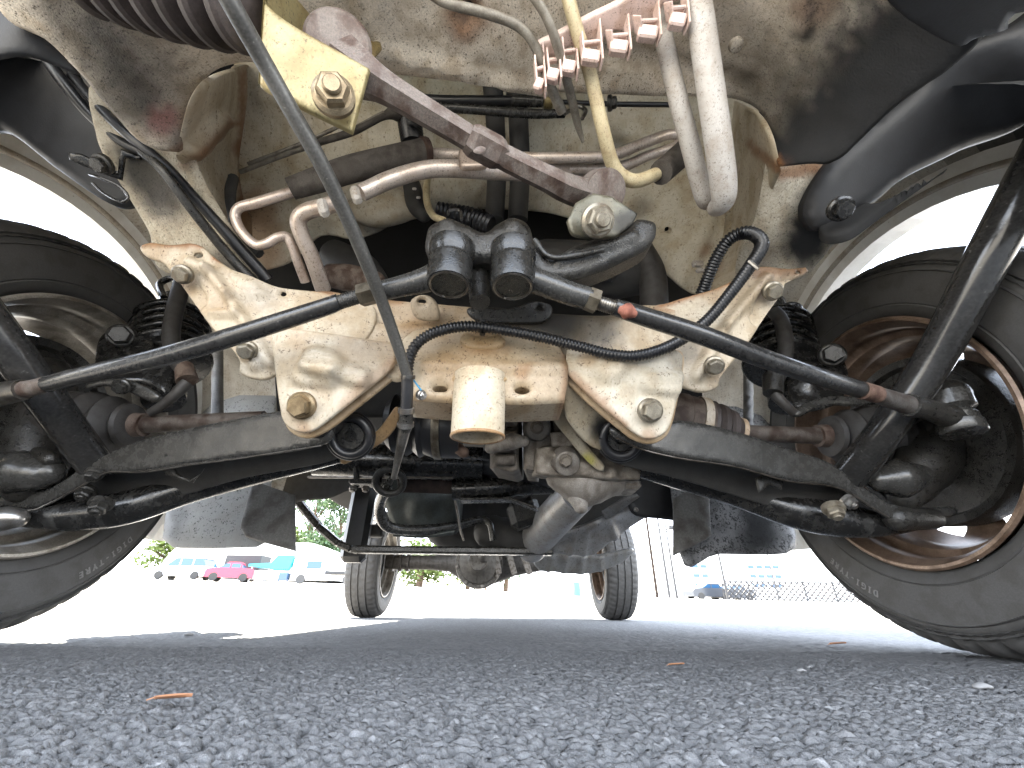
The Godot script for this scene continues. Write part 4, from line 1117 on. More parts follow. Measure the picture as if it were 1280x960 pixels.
	panel("left_rear_support", truck.get_node("front_subframe"), M.cream, [[424, 575], [440, 560], [470, 540], [494, 510], [497, 530], [480, 552], [452, 570], [430, 582]], [[424, 576, .49], [494, 512, .44], [480, 552, .47]], 0.004, {"step": 4.0, "base": Color(0.35, 0.24, 0.13)})
	panel("right_rear_support", truck.get_node("front_subframe"), M.cream, [[686, 505], [708, 506], [716, 530], [735, 560], [756, 585], [748, 590], [728, 572], [708, 548], [690, 525]], [[686, 506, .46], [716, 530, .47], [756, 586, .50]], 0.006, {"step": 4.0, "base": Color(0.45, 0.40, 0.31), "stains": [[735, 575, 14, Color(0.45, 0.42, 0.05), 0.7]]})
	# radius rods
	var r := node("radius_rod", truck, "thick black radius rod running down to the left arm")
	tube("rod", r, M.rodblack, [[-95, 293, .292, 46], [18, 444, .385, 42], [126, 590, .515, 36]], {"sides": 20})
	bolt(r, 118, 592, .487, 20, M.castblack, Vector3(0.1, -0.9, 0.4))
	var q := node("radius_rod", truck, "thick scratched black radius rod crossing the right wheel")
	tube("rod", q, M.rodblack, [[1330, 146, .215, 50], [1246, 300, .285, 46], [1166, 451, .378, 41], [1110, 533, .435, 38], [1085, 566, .468, 38], [1056, 602, .515, 38]], {"sides": 20})

# ---------------------------------------------------------------- hubs, drive shafts, struts
func knuckles() -> void:
	for s in [-1.0, 1.0]:
		var left: bool = s < 0.0
		var g := node("front_hub", truck, "left front knuckle, strut and ribbed drive shaft boot" if left else "right front knuckle, strut and ribbed drive shaft boot")
		var y := 0.268
		# drive shaft
		var sa := at(172, 531, .535) if left else at(1030, 545, .535)
		var sb := at(330, 524, .535) if left else at(925, 541, .535)
		pipe("drive_shaft", g, M.forged, [sa, sb], 0.0115, {"col": Color(0.62, 0.62, 0.6), "sides": 20})
		lathe("boot_clamp", g, M.forged, sa, Vector3(s, 0, 0), [[-0.010, 0.0], [-0.010, 0.0155], [0.006, 0.0165], [0.006, 0.0]], {"col": Color(0.8, 0.72, 0.66)})
		lathe("outer_boot", g, M.rubber, sa, Vector3(s, -0.06, 0), [[0.002, 0.0], [0.003, 0.018], [0.007, 0.028], [0.012, 0.030], [0.016, 0.028], [0.020, 0.020], [0.025, 0.034], [0.031, 0.040], [0.036, 0.038], [0.041, 0.027], [0.047, 0.042], [0.055, 0.047], [0.060, 0.046], [0.066, 0.036], [0.074, 0.047], [0.090, 0.048], [0.092, 0.044], [0.095, 0.044], [0.097, 0.051], [0.140, 0.051], [0.15, 0.0]], {"sides": 36})
		# knuckle: a lumpy casting from the strut down to the ball joint
		tube("knuckle", g, M.castblack, [[60, 470, .52, 50], [50, 520, .53, 80], [45, 570, .52, 76], [30, 610, .515, 40]] if left else [[1150, 490, .50, 40], [1165, 530, .515, 70], [1150, 575, .515, 70], [1130, 620, .515, 40]], {"round": true, "lump": 0.25, "sides": 22})
		tube("knuckle_boss", g, M.satin, [[10, 588, .495, 50], [45, 592, .498, 44], [64, 590, .50, 30]] if left else [[1100, 600, .50, 34], [1122, 598, .498, 46], [1150, 594, .50, 30]], {"round": true, "lump": 0.3, "sides": 18})
		tube("sensor", g, M.castblack, [[48, 566, .495, 16], [64, 574, .49, 20]] if left else [[1168, 610, .51, 14], [1120, 580, .49, 14]], {"round": true, "lump": 0.2})
		# strut bracket, tube and spring
		var base := at(205, 500, .55) if left else at(985, 505, .55)
		var top := at(222, 340, .62) if left else at(958, 335, .62)
		var dir := (top - base).normalized()
		lathe("strut_tube", g, M.black, base, dir, [[0.0, 0.0], [0.0, 0.026], [0.075, 0.026], [0.08, 0.055], [0.086, 0.058], [0.09, 0.055], [0.095, 0.022], [0.25, 0.022]], {"sides": 30})
		var coil := []
		for k in 100:
			var t := TAU * k / 22.0
			var x := dir.cross(Vector3.FORWARD).normalized()
			coil.append(base + dir * (0.092 + 0.019 * k / 22.0) + (x * cos(t) + dir.cross(x) * sin(t)) * 0.050)
		pipe("coil_spring", g, M.black, coil, 0.0058, {"sub": 2, "sides": 10})
		if left:
			panel("strut_bracket", g, M.black, [[120, 428], [134, 412], [160, 410], [204, 408], [216, 430], [228, 448], [218, 466], [205, 490], [180, 478], [140, 476], [118, 470]], [[125, 430, .515], [205, 412, .525], [222, 450, .53], [140, 474, .505], [200, 485, .525]], 0.006, {"step": 5.0, "er": 5.0, "drop": 0.005, "emb": [[180, 440, 24, 0.006]]})
			panel("bracket_flange", g, M.satin, [[108, 478], [142, 472], [172, 478], [200, 494], [188, 502], [160, 490], [130, 482], [108, 486]], [[110, 480, .495], [170, 480, .505], [198, 496, .515]], 0.005, {"step": 4.0, "er": 2.0})
			bolt(g, 152, 420, .508, 30, M.castblack, Vector3(0.5, -0.3, 0.8))
			bolt(g, 152, 483, .497, 20, M.satin, Vector3(0.2, -0.7, 0.7))
			tube("brake_hose", g, M.rubber, [[228, 352, .50, 18], [222, 375, .50, 19], [216, 400, .50, 19], [214, 425, .50, 19], [222, 450, .505, 20], [234, 466, .51, 20]], {"col": Color(1.6, 1.5, 1.4)})
			tube("hose_fitting", g, M.rust, [[230, 458, .508, 20], [234, 476, .508, 24]], {"col": Color(0.8, 0.75, 0.7)})
			tube("brake_hose", g, M.rubber, [[234, 478, .51, 16], [220, 492, .51, 13], [204, 506, .515, 12], [188, 516, .52, 11]], {})
			tube("spring_end", g, M.black, [[205, 372, .56, 8], [200, 355, .56, 8], [214, 348, .56, 8], [228, 352, .56, 8]], {"sides": 10})
		else:
			panel("strut_bracket", g, M.black, [[988, 434], [1000, 430], [1030, 432], [1052, 440], [1058, 452], [1062, 472], [1050, 500], [1010, 512], [985, 498], [984, 470]], [[990, 436, .525], [1050, 442, .515], [1058, 470, .505], [1005, 508, .515], [985, 490, .525]], 0.006, {"step": 5.0, "er": 5.0, "drop": 0.005, "emb": [[1010, 470, 24, 0.006]]})
			panel("bracket_flange", g, M.satin, [[990, 514], [1010, 502], [1040, 494], [1080, 496], [1100, 502], [1070, 506], [1030, 506], [1000, 520]], [[992, 514, .515], [1040, 497, .505], [1098, 502, .495]], 0.005, {"step": 4.0, "er": 2.0})
			bolt(g, 1040, 444, .505, 30, M.castblack, Vector3(-0.5, -0.3, 0.8))
			tube("brake_hose", g, M.rubber, [[966, 388, .50, 16], [976, 400, .50, 17], [981, 420, .50, 18], [982, 440, .50, 18], [976, 462, .505, 18], [968, 478, .51, 18]], {"col": Color(1.6, 1.5, 1.4)})
			tube("hose_fitting", g, M.castblack, [[966, 470, .508, 24], [966, 492, .508, 22]], {})
			tube("brake_hose", g, M.rubber, [[968, 492, .51, 14], [980, 505, .51, 12], [992, 516, .515, 11]], {})
			tube("spring_end", g, M.black, [[975, 392, .56, 9], [985, 382, .56, 9], [998, 384, .56, 9], [996, 396, .56, 8]], {"sides": 10})
	# inner joint boot of the right drive shaft
	var g2 := node("inner_joint", truck, "ribbed inner drive shaft boot with a pale clamp, right of the crossmember")
	var ia := at(846, 524, .53)
	var ib := at(928, 541, .53)
	var d := ib - ia
	var L := d.length()
	lathe("boot", g2, M.bellows, ia, d, [[L * 0.42, 0.0], [L * 0.42, 0.034], [L * 0.5, 0.036], [L * 0.55, 0.030], [L * 0.60, 0.034], [L * 0.67, 0.033], [L * 0.72, 0.026], [L * 0.76, 0.029], [L * 0.83, 0.028], [L * 0.87, 0.022], [L * 0.93, 0.020], [L, 0.016], [L, 0.0]], {"sides": 36})
	lathe("clamp_band", g2, M.cream, ia, d, [[L * 0.28, 0.036], [L * 0.28, 0.0385], [L * 0.40, 0.0385], [L * 0.40, 0.036]], {"sides": 36, "col": Color(0.58, 0.50, 0.40)})
	lathe("joint_cup", g2, M.forged, ia, d, [[-0.03, 0.0], [-0.03, 0.038], [L * 0.1, 0.038], [L * 0.12, 0.0365], [L * 0.3, 0.0365], [L * 0.45, 0.036]], {"sides": 36, "col": Color(0.6, 0.55, 0.5)})
	lathe("clamp_band", g2, M.cream, ia, d, [[L * 0.93, 0.018], [L * 0.93, 0.021], [L * 1.0, 0.020], [L * 1.0, 0.015]], {"sides": 28, "col": Color(0.55, 0.42, 0.3)})

# ---------------------------------------------------------------- steering
func steering() -> void:
	var g := node("relay_arm", truck, "black cast relay arm carrying the two steering joints")
	panel("casting", g, M.castblack, [[530, 292], [537, 277], [560, 269], [582, 276], [605, 287], [620, 276], [639, 268], [661, 276], [669, 296], [691, 315], [717, 304], [751, 292], [785, 281], [796, 270], [818, 272], [824, 282], [820, 294], [811, 305], [792, 316], [762, 330], [717, 345], [680, 346], [664, 338], [640, 330], [605, 322], [560, 326], [532, 312]],
		[[532, 300, .276], [600, 300, .274], [661, 300, .274], [717, 325, .276], [790, 295, .266], [822, 280, .262]], 0.030, {"step": 4.5, "er": 9.0, "drop": 0.009, "wob": 0.0016, "emb": [[560, 285, 16, 0.004], [640, 285, 16, 0.004], [700, 325, 9, 0.003, 790, 296]]})
	tube("pivot_boss", g, M.castblack, [[598, 330, .31, 34], [598, 355, .305, 30], [600, 378, .30, 26]], {"lump": 0.15})
	tube("cast_rib", g, M.castblack, [[668, 300, .270, 7], [692, 322, .272, 8], [755, 312, .266, 7]], {"lump": 0.3, "sides": 10})
	for e in [[561, 355, 0], [641, 357, 1]]:
		var j := node("tie_rod", truck, "tie rod running out to the left wheel, bright along its upper side" if e[2] == 0 else "tie rod running out to the right wheel with a dab of orange paint")
		var p := at(e[0], e[1], .268)
		lathe("joint_housing", j, M.satin, p, Vector3(0, 1, 0), [[0.002, 0.0], [0.002, 0.0150], [-0.0015, 0.0165], [-0.0015, 0.0180], [0.003, 0.0190], [0.022, 0.0195], [0.024, 0.0180], [0.027, 0.0180], [0.030, 0.0200], [0.042, 0.0205], [0.046, 0.017], [0.048, 0.0]], {"sides": 44, "col": Color(0.5, 0.5, 0.5)})
		pipe("snap_ring", j, M.steel, _circle(p + Vector3(0, -0.001, 0), Vector3.UP, 0.0158, 30, 0.5, 0.5 + TAU * 0.97), 0.0012, {"sub": 1, "sides": 6, "col": Color(0.55, 0.53, 0.5)})
		lathe("dust_cap", j, M.castblack, p, Vector3(0, 1, 0), [[-0.0002, 0.0], [-0.0002, 0.0150], [0.004, 0.0150], [0.004, 0.0]], {"sides": 36, "col": Color(1.1, 1.0, 0.85)})
		if e[2] == 0:
			tube("joint_arm", j, M.satin, [[545, 345, .282, 34], [525, 352, .285, 30], [500, 358, .288, 26], [462, 367, .292, 24]], {"sides": 18})
			tube("lock_nut", j, M.bolt, [[468, 365, .291, 29], [450, 370, .2935, 29]], {"sides": 6, "col": Color(0.35, 0.33, 0.3)})
			tube("thread", j, M.castblack, [[450, 370, .2935, 19], [420, 379, .297, 19]], {"pitch": 0.0022, "low": 0.9, "sub": 1, "col": Color(1.8, 1.7, 1.6)})
			tube("rod", j, M.rodblack, [[424, 377, .296, 20], [400, 386, .299, 22], [300, 418, .316, 24], [200, 447, .336, 24], [100, 470, .358, 22], [60, 480, .367, 21]], {"sides": 22, "col": Color(1.0, 1.0, 1.0)})
			tube("rod_tip", j, M.forged, [[62, 479, .366, 20], [44, 484, .37, 20], [30, 487, .373, 22]], {"col": Color(0.75, 0.76, 0.76)})
			tube("joint_end", j, M.steel, [[30, 487, .372, 26], [5, 492, .377, 30], [-30, 498, .385, 36]], {"sides": 12, "col": Color(0.5, 0.48, 0.45)})
		else:
			tube("joint_arm", j, M.satin, [[655, 347, .282, 32], [680, 355, .284, 32], [710, 366, .286, 30], [738, 374, .288, 28]], {"sides": 18})
			tube("lock_nut", j, M.bolt, [[734, 373, .2875, 31], [747, 378, .289, 31]], {"sides": 6, "col": Color(0.5, 0.48, 0.45)})
			tube("thread", j, M.steel, [[746, 378, .289, 19], [770, 385, .291, 19]], {"pitch": 0.0022, "low": 0.9, "sub": 1, "col": Color(0.5, 0.48, 0.45)})
			tube("rod", j, M.rodblack, [[768, 384, .291, 21], [800, 394, .295, 24], [880, 420, .309, 25], [960, 450, .329, 24], [1020, 470, .347, 23], [1075, 487, .366, 22]], {"sides": 22, "col": Color(0.9, 0.9, 0.9)})
			tube("paint_mark", j, M.orange, [[776, 387, .2885, 12], [784, 389, .2885, 19], [792, 392, .290, 12]], {"lump": 0.4, "sides": 16, "round": true})
			tube("paint_mark", j, M.orange, [[1078, 488, .3645, 22.6], [1096, 493, .371, 22]], {"lump": 0.2, "col": Color(0.45, 0.7, 0.75)})
			tube("rod_tip", j, M.forged, [[1095, 493, .372, 21], [1135, 506, .386, 24]], {"col": Color(0.5, 0.55, 0.58)})
			tube("joint_end", j, M.castblack, [[1135, 506, .385, 30], [1160, 512, .395, 26], [1185, 520, .405, 30], [1205, 524, .412, 34]], {"sides": 14, "lump": 0.15, "col": Color(1.8, 1.7, 1.6)})
			lathe("outer_joint", j, M.satin, at(1206, 542, .41), Vector3(0.05, 1, -0.05), [[0.0, 0.0], [0.0, 0.0190], [0.002, 0.0205], [0.012, 0.0205], [0.014, 0.017], [0.020, 0.019], [0.026, 0.015], [0.030, 0.022], [0.046, 0.023], [0.05, 0.0]], {"sides": 36})
			tube("steering_arm", j, M.castblack, [[1190, 494, .42, 40], [1160, 500, .45, 40], [1120, 515, .48, 40]], {"round": true, "lump": 0.2})
	# forged drag link with its two eyes
	var d := node("drag_link", truck, "forged brown drag link crossing the opening from upper left")
	var eye := at(424, 66, .165)
	var bx := Vector3(0.30, -0.55, 0.78).normalized()
	lathe("eye", d, M.forged, eye - bx * 0.014, bx, [[0.0, 0.0], [0.0, 0.022], [0.002, 0.0245], [0.026, 0.0245], [0.028, 0.022], [0.028, 0.0]], {"sides": 36})
	tube("shank", d, M.forged, [[436, 82, .163, 62], [458, 96, .163, 50], [482, 110, .168, 38], [530, 139, .182, 33], [570, 163, .196, 31], [600, 181, .206, 30], [640, 202, .218, 30], [685, 224, .232, 31], [705, 234, .242, 34], [726, 241, .254, 38], [745, 246, .262, 40]], {"sides": 6, "squash": 1.05, "sub": 4})
	tube("collar", d, M.forged, [[586, 172, .199, 33], [592, 176, .201, 38], [620, 191, .211, 38], [626, 194, .214, 33]], {"sides": 6, "squash": 1.05, "sub": 1})
	panel("forging_mark", d, M.forged, [[592, 186], [600, 181], [608, 184], [606, 190], [598, 190]], [[592, 186, .197], [608, 184, .2], [600, 190, .199]], 0.002, {"step": 3.0, "er": 2.0})
	lathe("eye", d, M.forged, at(744, 240, .262), Vector3(0.25, -0.75, 0.6), [[0.0, 0.0], [0.0, 0.017], [0.003, 0.0195], [0.024, 0.0195], [0.026, 0.0]], {"sides": 36})
	panel("lock_plate", d, M.zinc, [[709, 275, 1], [720, 252, 1], [742, 240, 1], [765, 244, 1], [798, 266, 1], [790, 282], [770, 296, 1], [735, 297, 1], [716, 292]], [[710, 275, .246], [742, 241, .242], [795, 268, .246], [750, 296, .258]], 0.004, {"step": 4.0, "er": 2.0, "base": Color(0.42, 0.47, 0.68), "stains": [[785, 280, 30, SOOT, 0.9], [740, 294, 16, SOOT, 0.6]]})
	bolt(d, 747, 276, .240, 42, M.bolt, Vector3(0.12, -0.72, 0.68), {"stud": true})
	# yellow chromated channel bracket
	var y := node("drag_link_bracket", truck, "yellow plated channel bracket bolted under the floor at upper left")
	var dep := [[335, 10, .128], [462, 84, .150], [440, 164, .172], [325, 104, .150]]
	panel("front_plate", y, M.zinc, [[333, -50, 1], [338, 8], [462, 84, 1], [440, 165, 1], [391, 141], [338, 115], [323, 104, 1], [326, 40]], dep, 0.004, {"step": 6.0, "er": 3.0, "stains": [[400, 60, 60, Color(0.8, 0.7, 0.55), 0.4], [370, 90, 30, Color(0.62, 0.56, 0.45), 0.4]]})
	var p0 := at(331, -40, .116)
	var p1 := at(323, 104, .150)
	var back := Vector3(-0.05, 0.75, -0.6) * 0.075
	var st := begin()
	st.set_smooth_group(-1)
	quad(st, p0, p1, p1 + back, p0 + back)
	quad(st, p0 + Vector3(0.003, 0, 0), p0 + back + Vector3(0.003, 0, 0), p1 + back + Vector3(0.003, 0, 0), p1 + Vector3(0.003, 0, 0))
	put("side_plate", st, M.zinc, y)
	panel("back_plate", y, M.zinc, [[340, -30], [420, -30], [475, 46], [470, 66], [462, 84], [400, 60]], [[340, -30, .16], [475, 46, .195], [400, 60, .185]], 0.004, {"step": 7.0, "base": Color(0.85, 0.78, 0.72)})
	bolt(y, 417, 119, .152, 51, M.bolt, bx, {"stud": true, "col": Color(1.0, 0.9, 0.75)})
	# long thin rod that crosses the picture, its sleeve, clamps and fork
	var r := node("shift_rod", truck, "long thin grey rod crossing in front of everything from the top to the crossmember")
	tube("rod", r, M.rodgrey, [[274, -24, .098, 24], [294, 14, .110, 24], [330, 78, .134, 22], [364, 138, .157, 21], [399, 200, .184, 20], [432, 268, .220, 18], [458, 328, .256, 17], [480, 384, .295, 15], [499, 438, .330, 14], [509, 470, .350, 13]], {"col": Color(1.0, 1.0, 1.0)})
	tube("sleeve", r, M.plastic, [[509, 466, .350, 15], [509, 490, .36, 15], [508, 512, .37, 15]], {})
	tube("hose_clamp", r, M.steel, [[510, 469, .350, 18], [510, 474, .352, 18]], {"col": Color(0.3, 0.3, 0.3)})
	tube("hose_clamp", r, M.steel, [[508, 510, .368, 20], [508, 516, .371, 20]], {})
	tube("sleeve", r, M.castblack, [[508, 514, .372, 16], [507, 532, .382, 17], [505, 540, .386, 14]], {})
	tube("hose_clamp", r, M.steel, [[507, 528, .379, 21], [507, 533, .382, 21]], {})
	tube("fork", r, M.steel, [[506, 536, .384, 15], [503, 550, .392, 14], [498, 572, .405, 10], [492, 598, .42, 7]], {"col": Color(0.5, 0.49, 0.47)})
	tube("wire", r, M.blue, [[516, 474, .356, 2.5], [522, 482, .36, 2.5], [528, 490, .365, 2.5]], {"sides": 6})
	bolt(r, 527, 494, .366, 13, M.steel, Vector3(0.7, -0.4, 0.6), {"stud": true})
	# ribbed conduit over the crossmember
	var cdt := node("wiring_conduit", truck, "black ribbed conduit looping over the crossmember and up to the right")
	tube("ribbed_tube", cdt, M.plastic, [[509, 470, .37, 15], [512, 448, .362, 15], [522, 429, .357, 15], [545, 415, .354, 15], [580, 408, .353, 15], [620, 411, .354, 15], [670, 420, .356, 15], [720, 432, .357, 15], [765, 443, .358, 15], [800, 444, .358, 15], [840, 431, .357, 15], [880, 404, .350, 15], [910, 370, .338, 15], [938, 332, .324, 16], [952, 308, .317, 17], [946, 295, .318, 17], [930, 291, .325, 17], [912, 299, .336, 16], [898, 318, .352, 16], [887, 342, .372, 16], [877, 368, .395, 16]], {"pitch": 0.0036, "low": 0.78, "sub": 12, "sides": 16, "col": Color(1.6, 1.6, 1.65)})
	tube("cable_tie", cdt, M.steel, [[603, 403, .352, 5], [603, 418, .352, 5]], {"sides": 6, "col": Color(0.2, 0.2, 0.2)})
	tube("cable_tie", cdt, M.steel, [[936, 326, .318, 5], [948, 336, .318, 5]], {"sides": 6})

# ---------------------------------------------------------------- pipes and clips overhead
func overhead_lines() -> void:
	tube("brake_pipe", truck, M.line, [[530, -14, .147, 12], [557, 3, .151, 12], [609, 17, .156, 12], [647, 32, .163, 12], [667, 54, .173, 12], [681, 88, .191, 12], [692, 117, .209, 12], [703, 140, .224, 13]], {"label": "upper of two thin grey brake pipes curving down"})
	tube("brake_pipe", truck, M.line, [[662, -12, .142, 12], [681, 17, .153, 12], [695, 52, .169, 12], [712, 113, .205, 11], [722, 155, .235, 9], [729, 178, .25, 4]], {"label": "grey brake pipe ending in a point"})
	tube("fuel_pipe", truck, M.tan, [[706, -20, .145, 17], [712, 4, .152, 17], [721, 38, .166, 17], [737, 90, .19, 17], [754, 163, .225, 17], [765, 203, .25, 17], [779, 221, .262, 17], [798, 226, .268, 17], [828, 214, .27, 16]], {"label": "yellowish tan fuel pipe bending to the right", "sides": 18})
	tube("pipe_sleeve", truck, M.foam, [[826, 216, .266, 30], [840, 204, .27, 30], [858, 188, .278, 30]], {"label": "dark rubber sleeve at the end of the tan pipe", "col": Color(1.5, 1.4, 1.3)})
	var a := node("coolant_pipes", truck, "pinkish bare metal pipes crossing the opening")
	tube("thin_pipe", a, M.alloy, [[525, 191, .33, 13], [592, 194, .325, 13], [661, 197, .32, 13], [750, 196, .315, 13], [772, 192, .312, 13], [815, 175, .305, 13], [838, 168, .303, 12], [851, 173, .305, 12], [843, 184, .312, 12], [812, 194, .322, 12], [781, 207, .33, 13], [750, 211, .335, 13], [690, 211, .338, 13]], {"sub": 8})
	tube("thick_pipe", a, M.alloy, [[452, 241, .315, 20], [489, 224, .315, 21], [533, 212, .318, 21], [575, 211, .322, 21], [643, 215, .33, 21], [705, 214, .34, 20], [760, 214, .36, 20]], {"col": Color(1.0, 1.0, 1.0)})
	tube("thick_pipe", a, M.alloy, [[432, 249, .315, 20], [407, 258, .315, 20], [384, 264, .318, 20], [373, 276, .325, 20], [379, 298, .34, 19], [390, 322, .36, 19], [404, 362, .40, 19]], {"col": Color(0.9, 0.88, 0.86)})
	tube("thin_pipe", a, M.alloy, [[372, 238, .318, 13], [345, 246, .318, 13], [319, 254, .32, 13], [300, 259, .322, 12], [294, 270, .327, 12], [301, 288, .335, 12], [318, 305, .345, 12], [332, 305, .345, 12], [347, 297, .343, 12], [358, 296, .345, 12], [365, 306, .352, 12], [372, 326, .367, 12], [382, 352, .39, 12]], {"col": Color(0.92, 0.88, 0.86), "sub": 8})
	tube("foam_sleeve", a, M.foam, [[363, 236, .314, 26], [400, 224, .312, 30], [440, 211, .313, 32], [490, 199, .318, 32], [532, 190, .324, 32]], {"sides": 20, "col": Color(1.4, 1.35, 1.3)})
	tube("sleeve_collar", a, M.rust, [[528, 190, .32, 34], [534, 190, .322, 34]], {"col": Color(0.4, 0.3, 0.26)})
	for e in [[445, 244, .306], [404, 260, .306]]:
		var bs := Basis(Vector3(0.9, 0.25, 0.3).normalized(), 0.0)
		box("pipe_clip", a, M.duct, at(e[0], e[1], e[2]), Vector3(0.010, 0.022, 0.012), {"bev": 0.003, "basis": Basis(Vector3(0, 0, 1), 0.35)})
	panel("pipe_clamp", a, M.alloy, [[574, 184], [590, 182], [608, 196], [607, 207], [590, 209], [575, 207]], [[574, 190, .296], [608, 200, .30], [590, 208, .302]], 0.006, {"step": 4.0, "er": 3.0, "base": Color(0.6, 0.56, 0.52)})
	tube("pipe_bracket", a, M.dull, [[292, 222, .345, 12], [288, 240, .345, 13], [290, 262, .348, 13], [300, 296, .365, 14], [325, 318, .375, 12]], {"sides": 8})
	var w := node("white_ducts", truck, "two pale spattered plastic ducts hanging side by side at upper right")
	tube("narrow_duct", w, M.duct, [[817, -16, .148, 22], [824, 20, .165, 22], [833, 62, .18, 22], [846, 118, .203, 23], [862, 178, .233, 23], [874, 226, .262, 22], [881, 250, .280, 20], [887, 252, .30, 18]], {"sides": 18, "round": true})
	tube("wide_duct", w, M.duct, [[868, -20, .140, 33], [875, 20, .152, 34], [884, 80, .175, 34], [896, 165, .212, 34], [904, 226, .245, 33], [904, 250, .262, 30], [898, 258, .276, 27]], {"sides": 20, "round": true, "squash": 0.85})
	var c := node("pipe_clip_rail", truck, "pink plastic rail of pipe clips at the top")
	panel("rail", c, M.pink, [[672, 56], [690, 46], [712, 34], [738, 20], [775, 2], [815, -20], [860, -40], [862, -8], [850, 2], [832, 6], [818, 26], [798, 34], [786, 44], [768, 40], [752, 54], [744, 66], [728, 58], [712, 60], [696, 72], [680, 70]], [[675, 60, .180], [740, 45, .172], [850, -20, .138]], 0.006, {"step": 4.0, "er": 2.0})
	for e in [[673, 90, 10, 44, .182], [690, 79, 14, 42, .178], [710, 68, 16, 44, .174], [737, 57, 22, 40, .165], [772, 48, 22, 34, .160], [808, 30, 24, 34, .151], [845, 14, 20, 36, .143]]:
		var u := node("pipe_clip", c)
		u.name = "pipe_clip" if u.name == "pipe_clip" else u.name
		var cl := begin()
		var x0: float = e[0] - e[2] * 0.5
		var x1: float = e[0] + e[2] * 0.5
		var y0: float = e[1] - e[3] * 0.5
		var y1: float = e[1] + e[3] * 0.5
		var f: float = e[4]
		for q in [[x0, y0 + 6, x0 + 3, y1 - 4], [x1, y0 - 6, x1 + 4, y1 + 4]]:
			bar_shape(cl, at(q[0], q[1], f), at(q[2], q[3], f + .012), 0.0016, 0.012, Vector3(0, 0.6, -0.8), 0.0004)
		bar_shape(cl, at(x0 + 1, y1 - 6, f + .010), at(x1 + 1, y1 - 3, f + .010), 0.010, 0.010, Vector3(0, 0.6, -0.8), 0.0015)
		bar_shape(cl, at(x0 + 1, y0 + e[3] * 0.45, f + .004), at(x1 + 1, y0 + e[3] * 0.40, f + .004), 0.003, 0.006, Vector3(0, 0.6, -0.8), 0.001)
		u.queue_free()
		c.remove_child(u)
		put("pipe_clip", cl, M.pink, c)

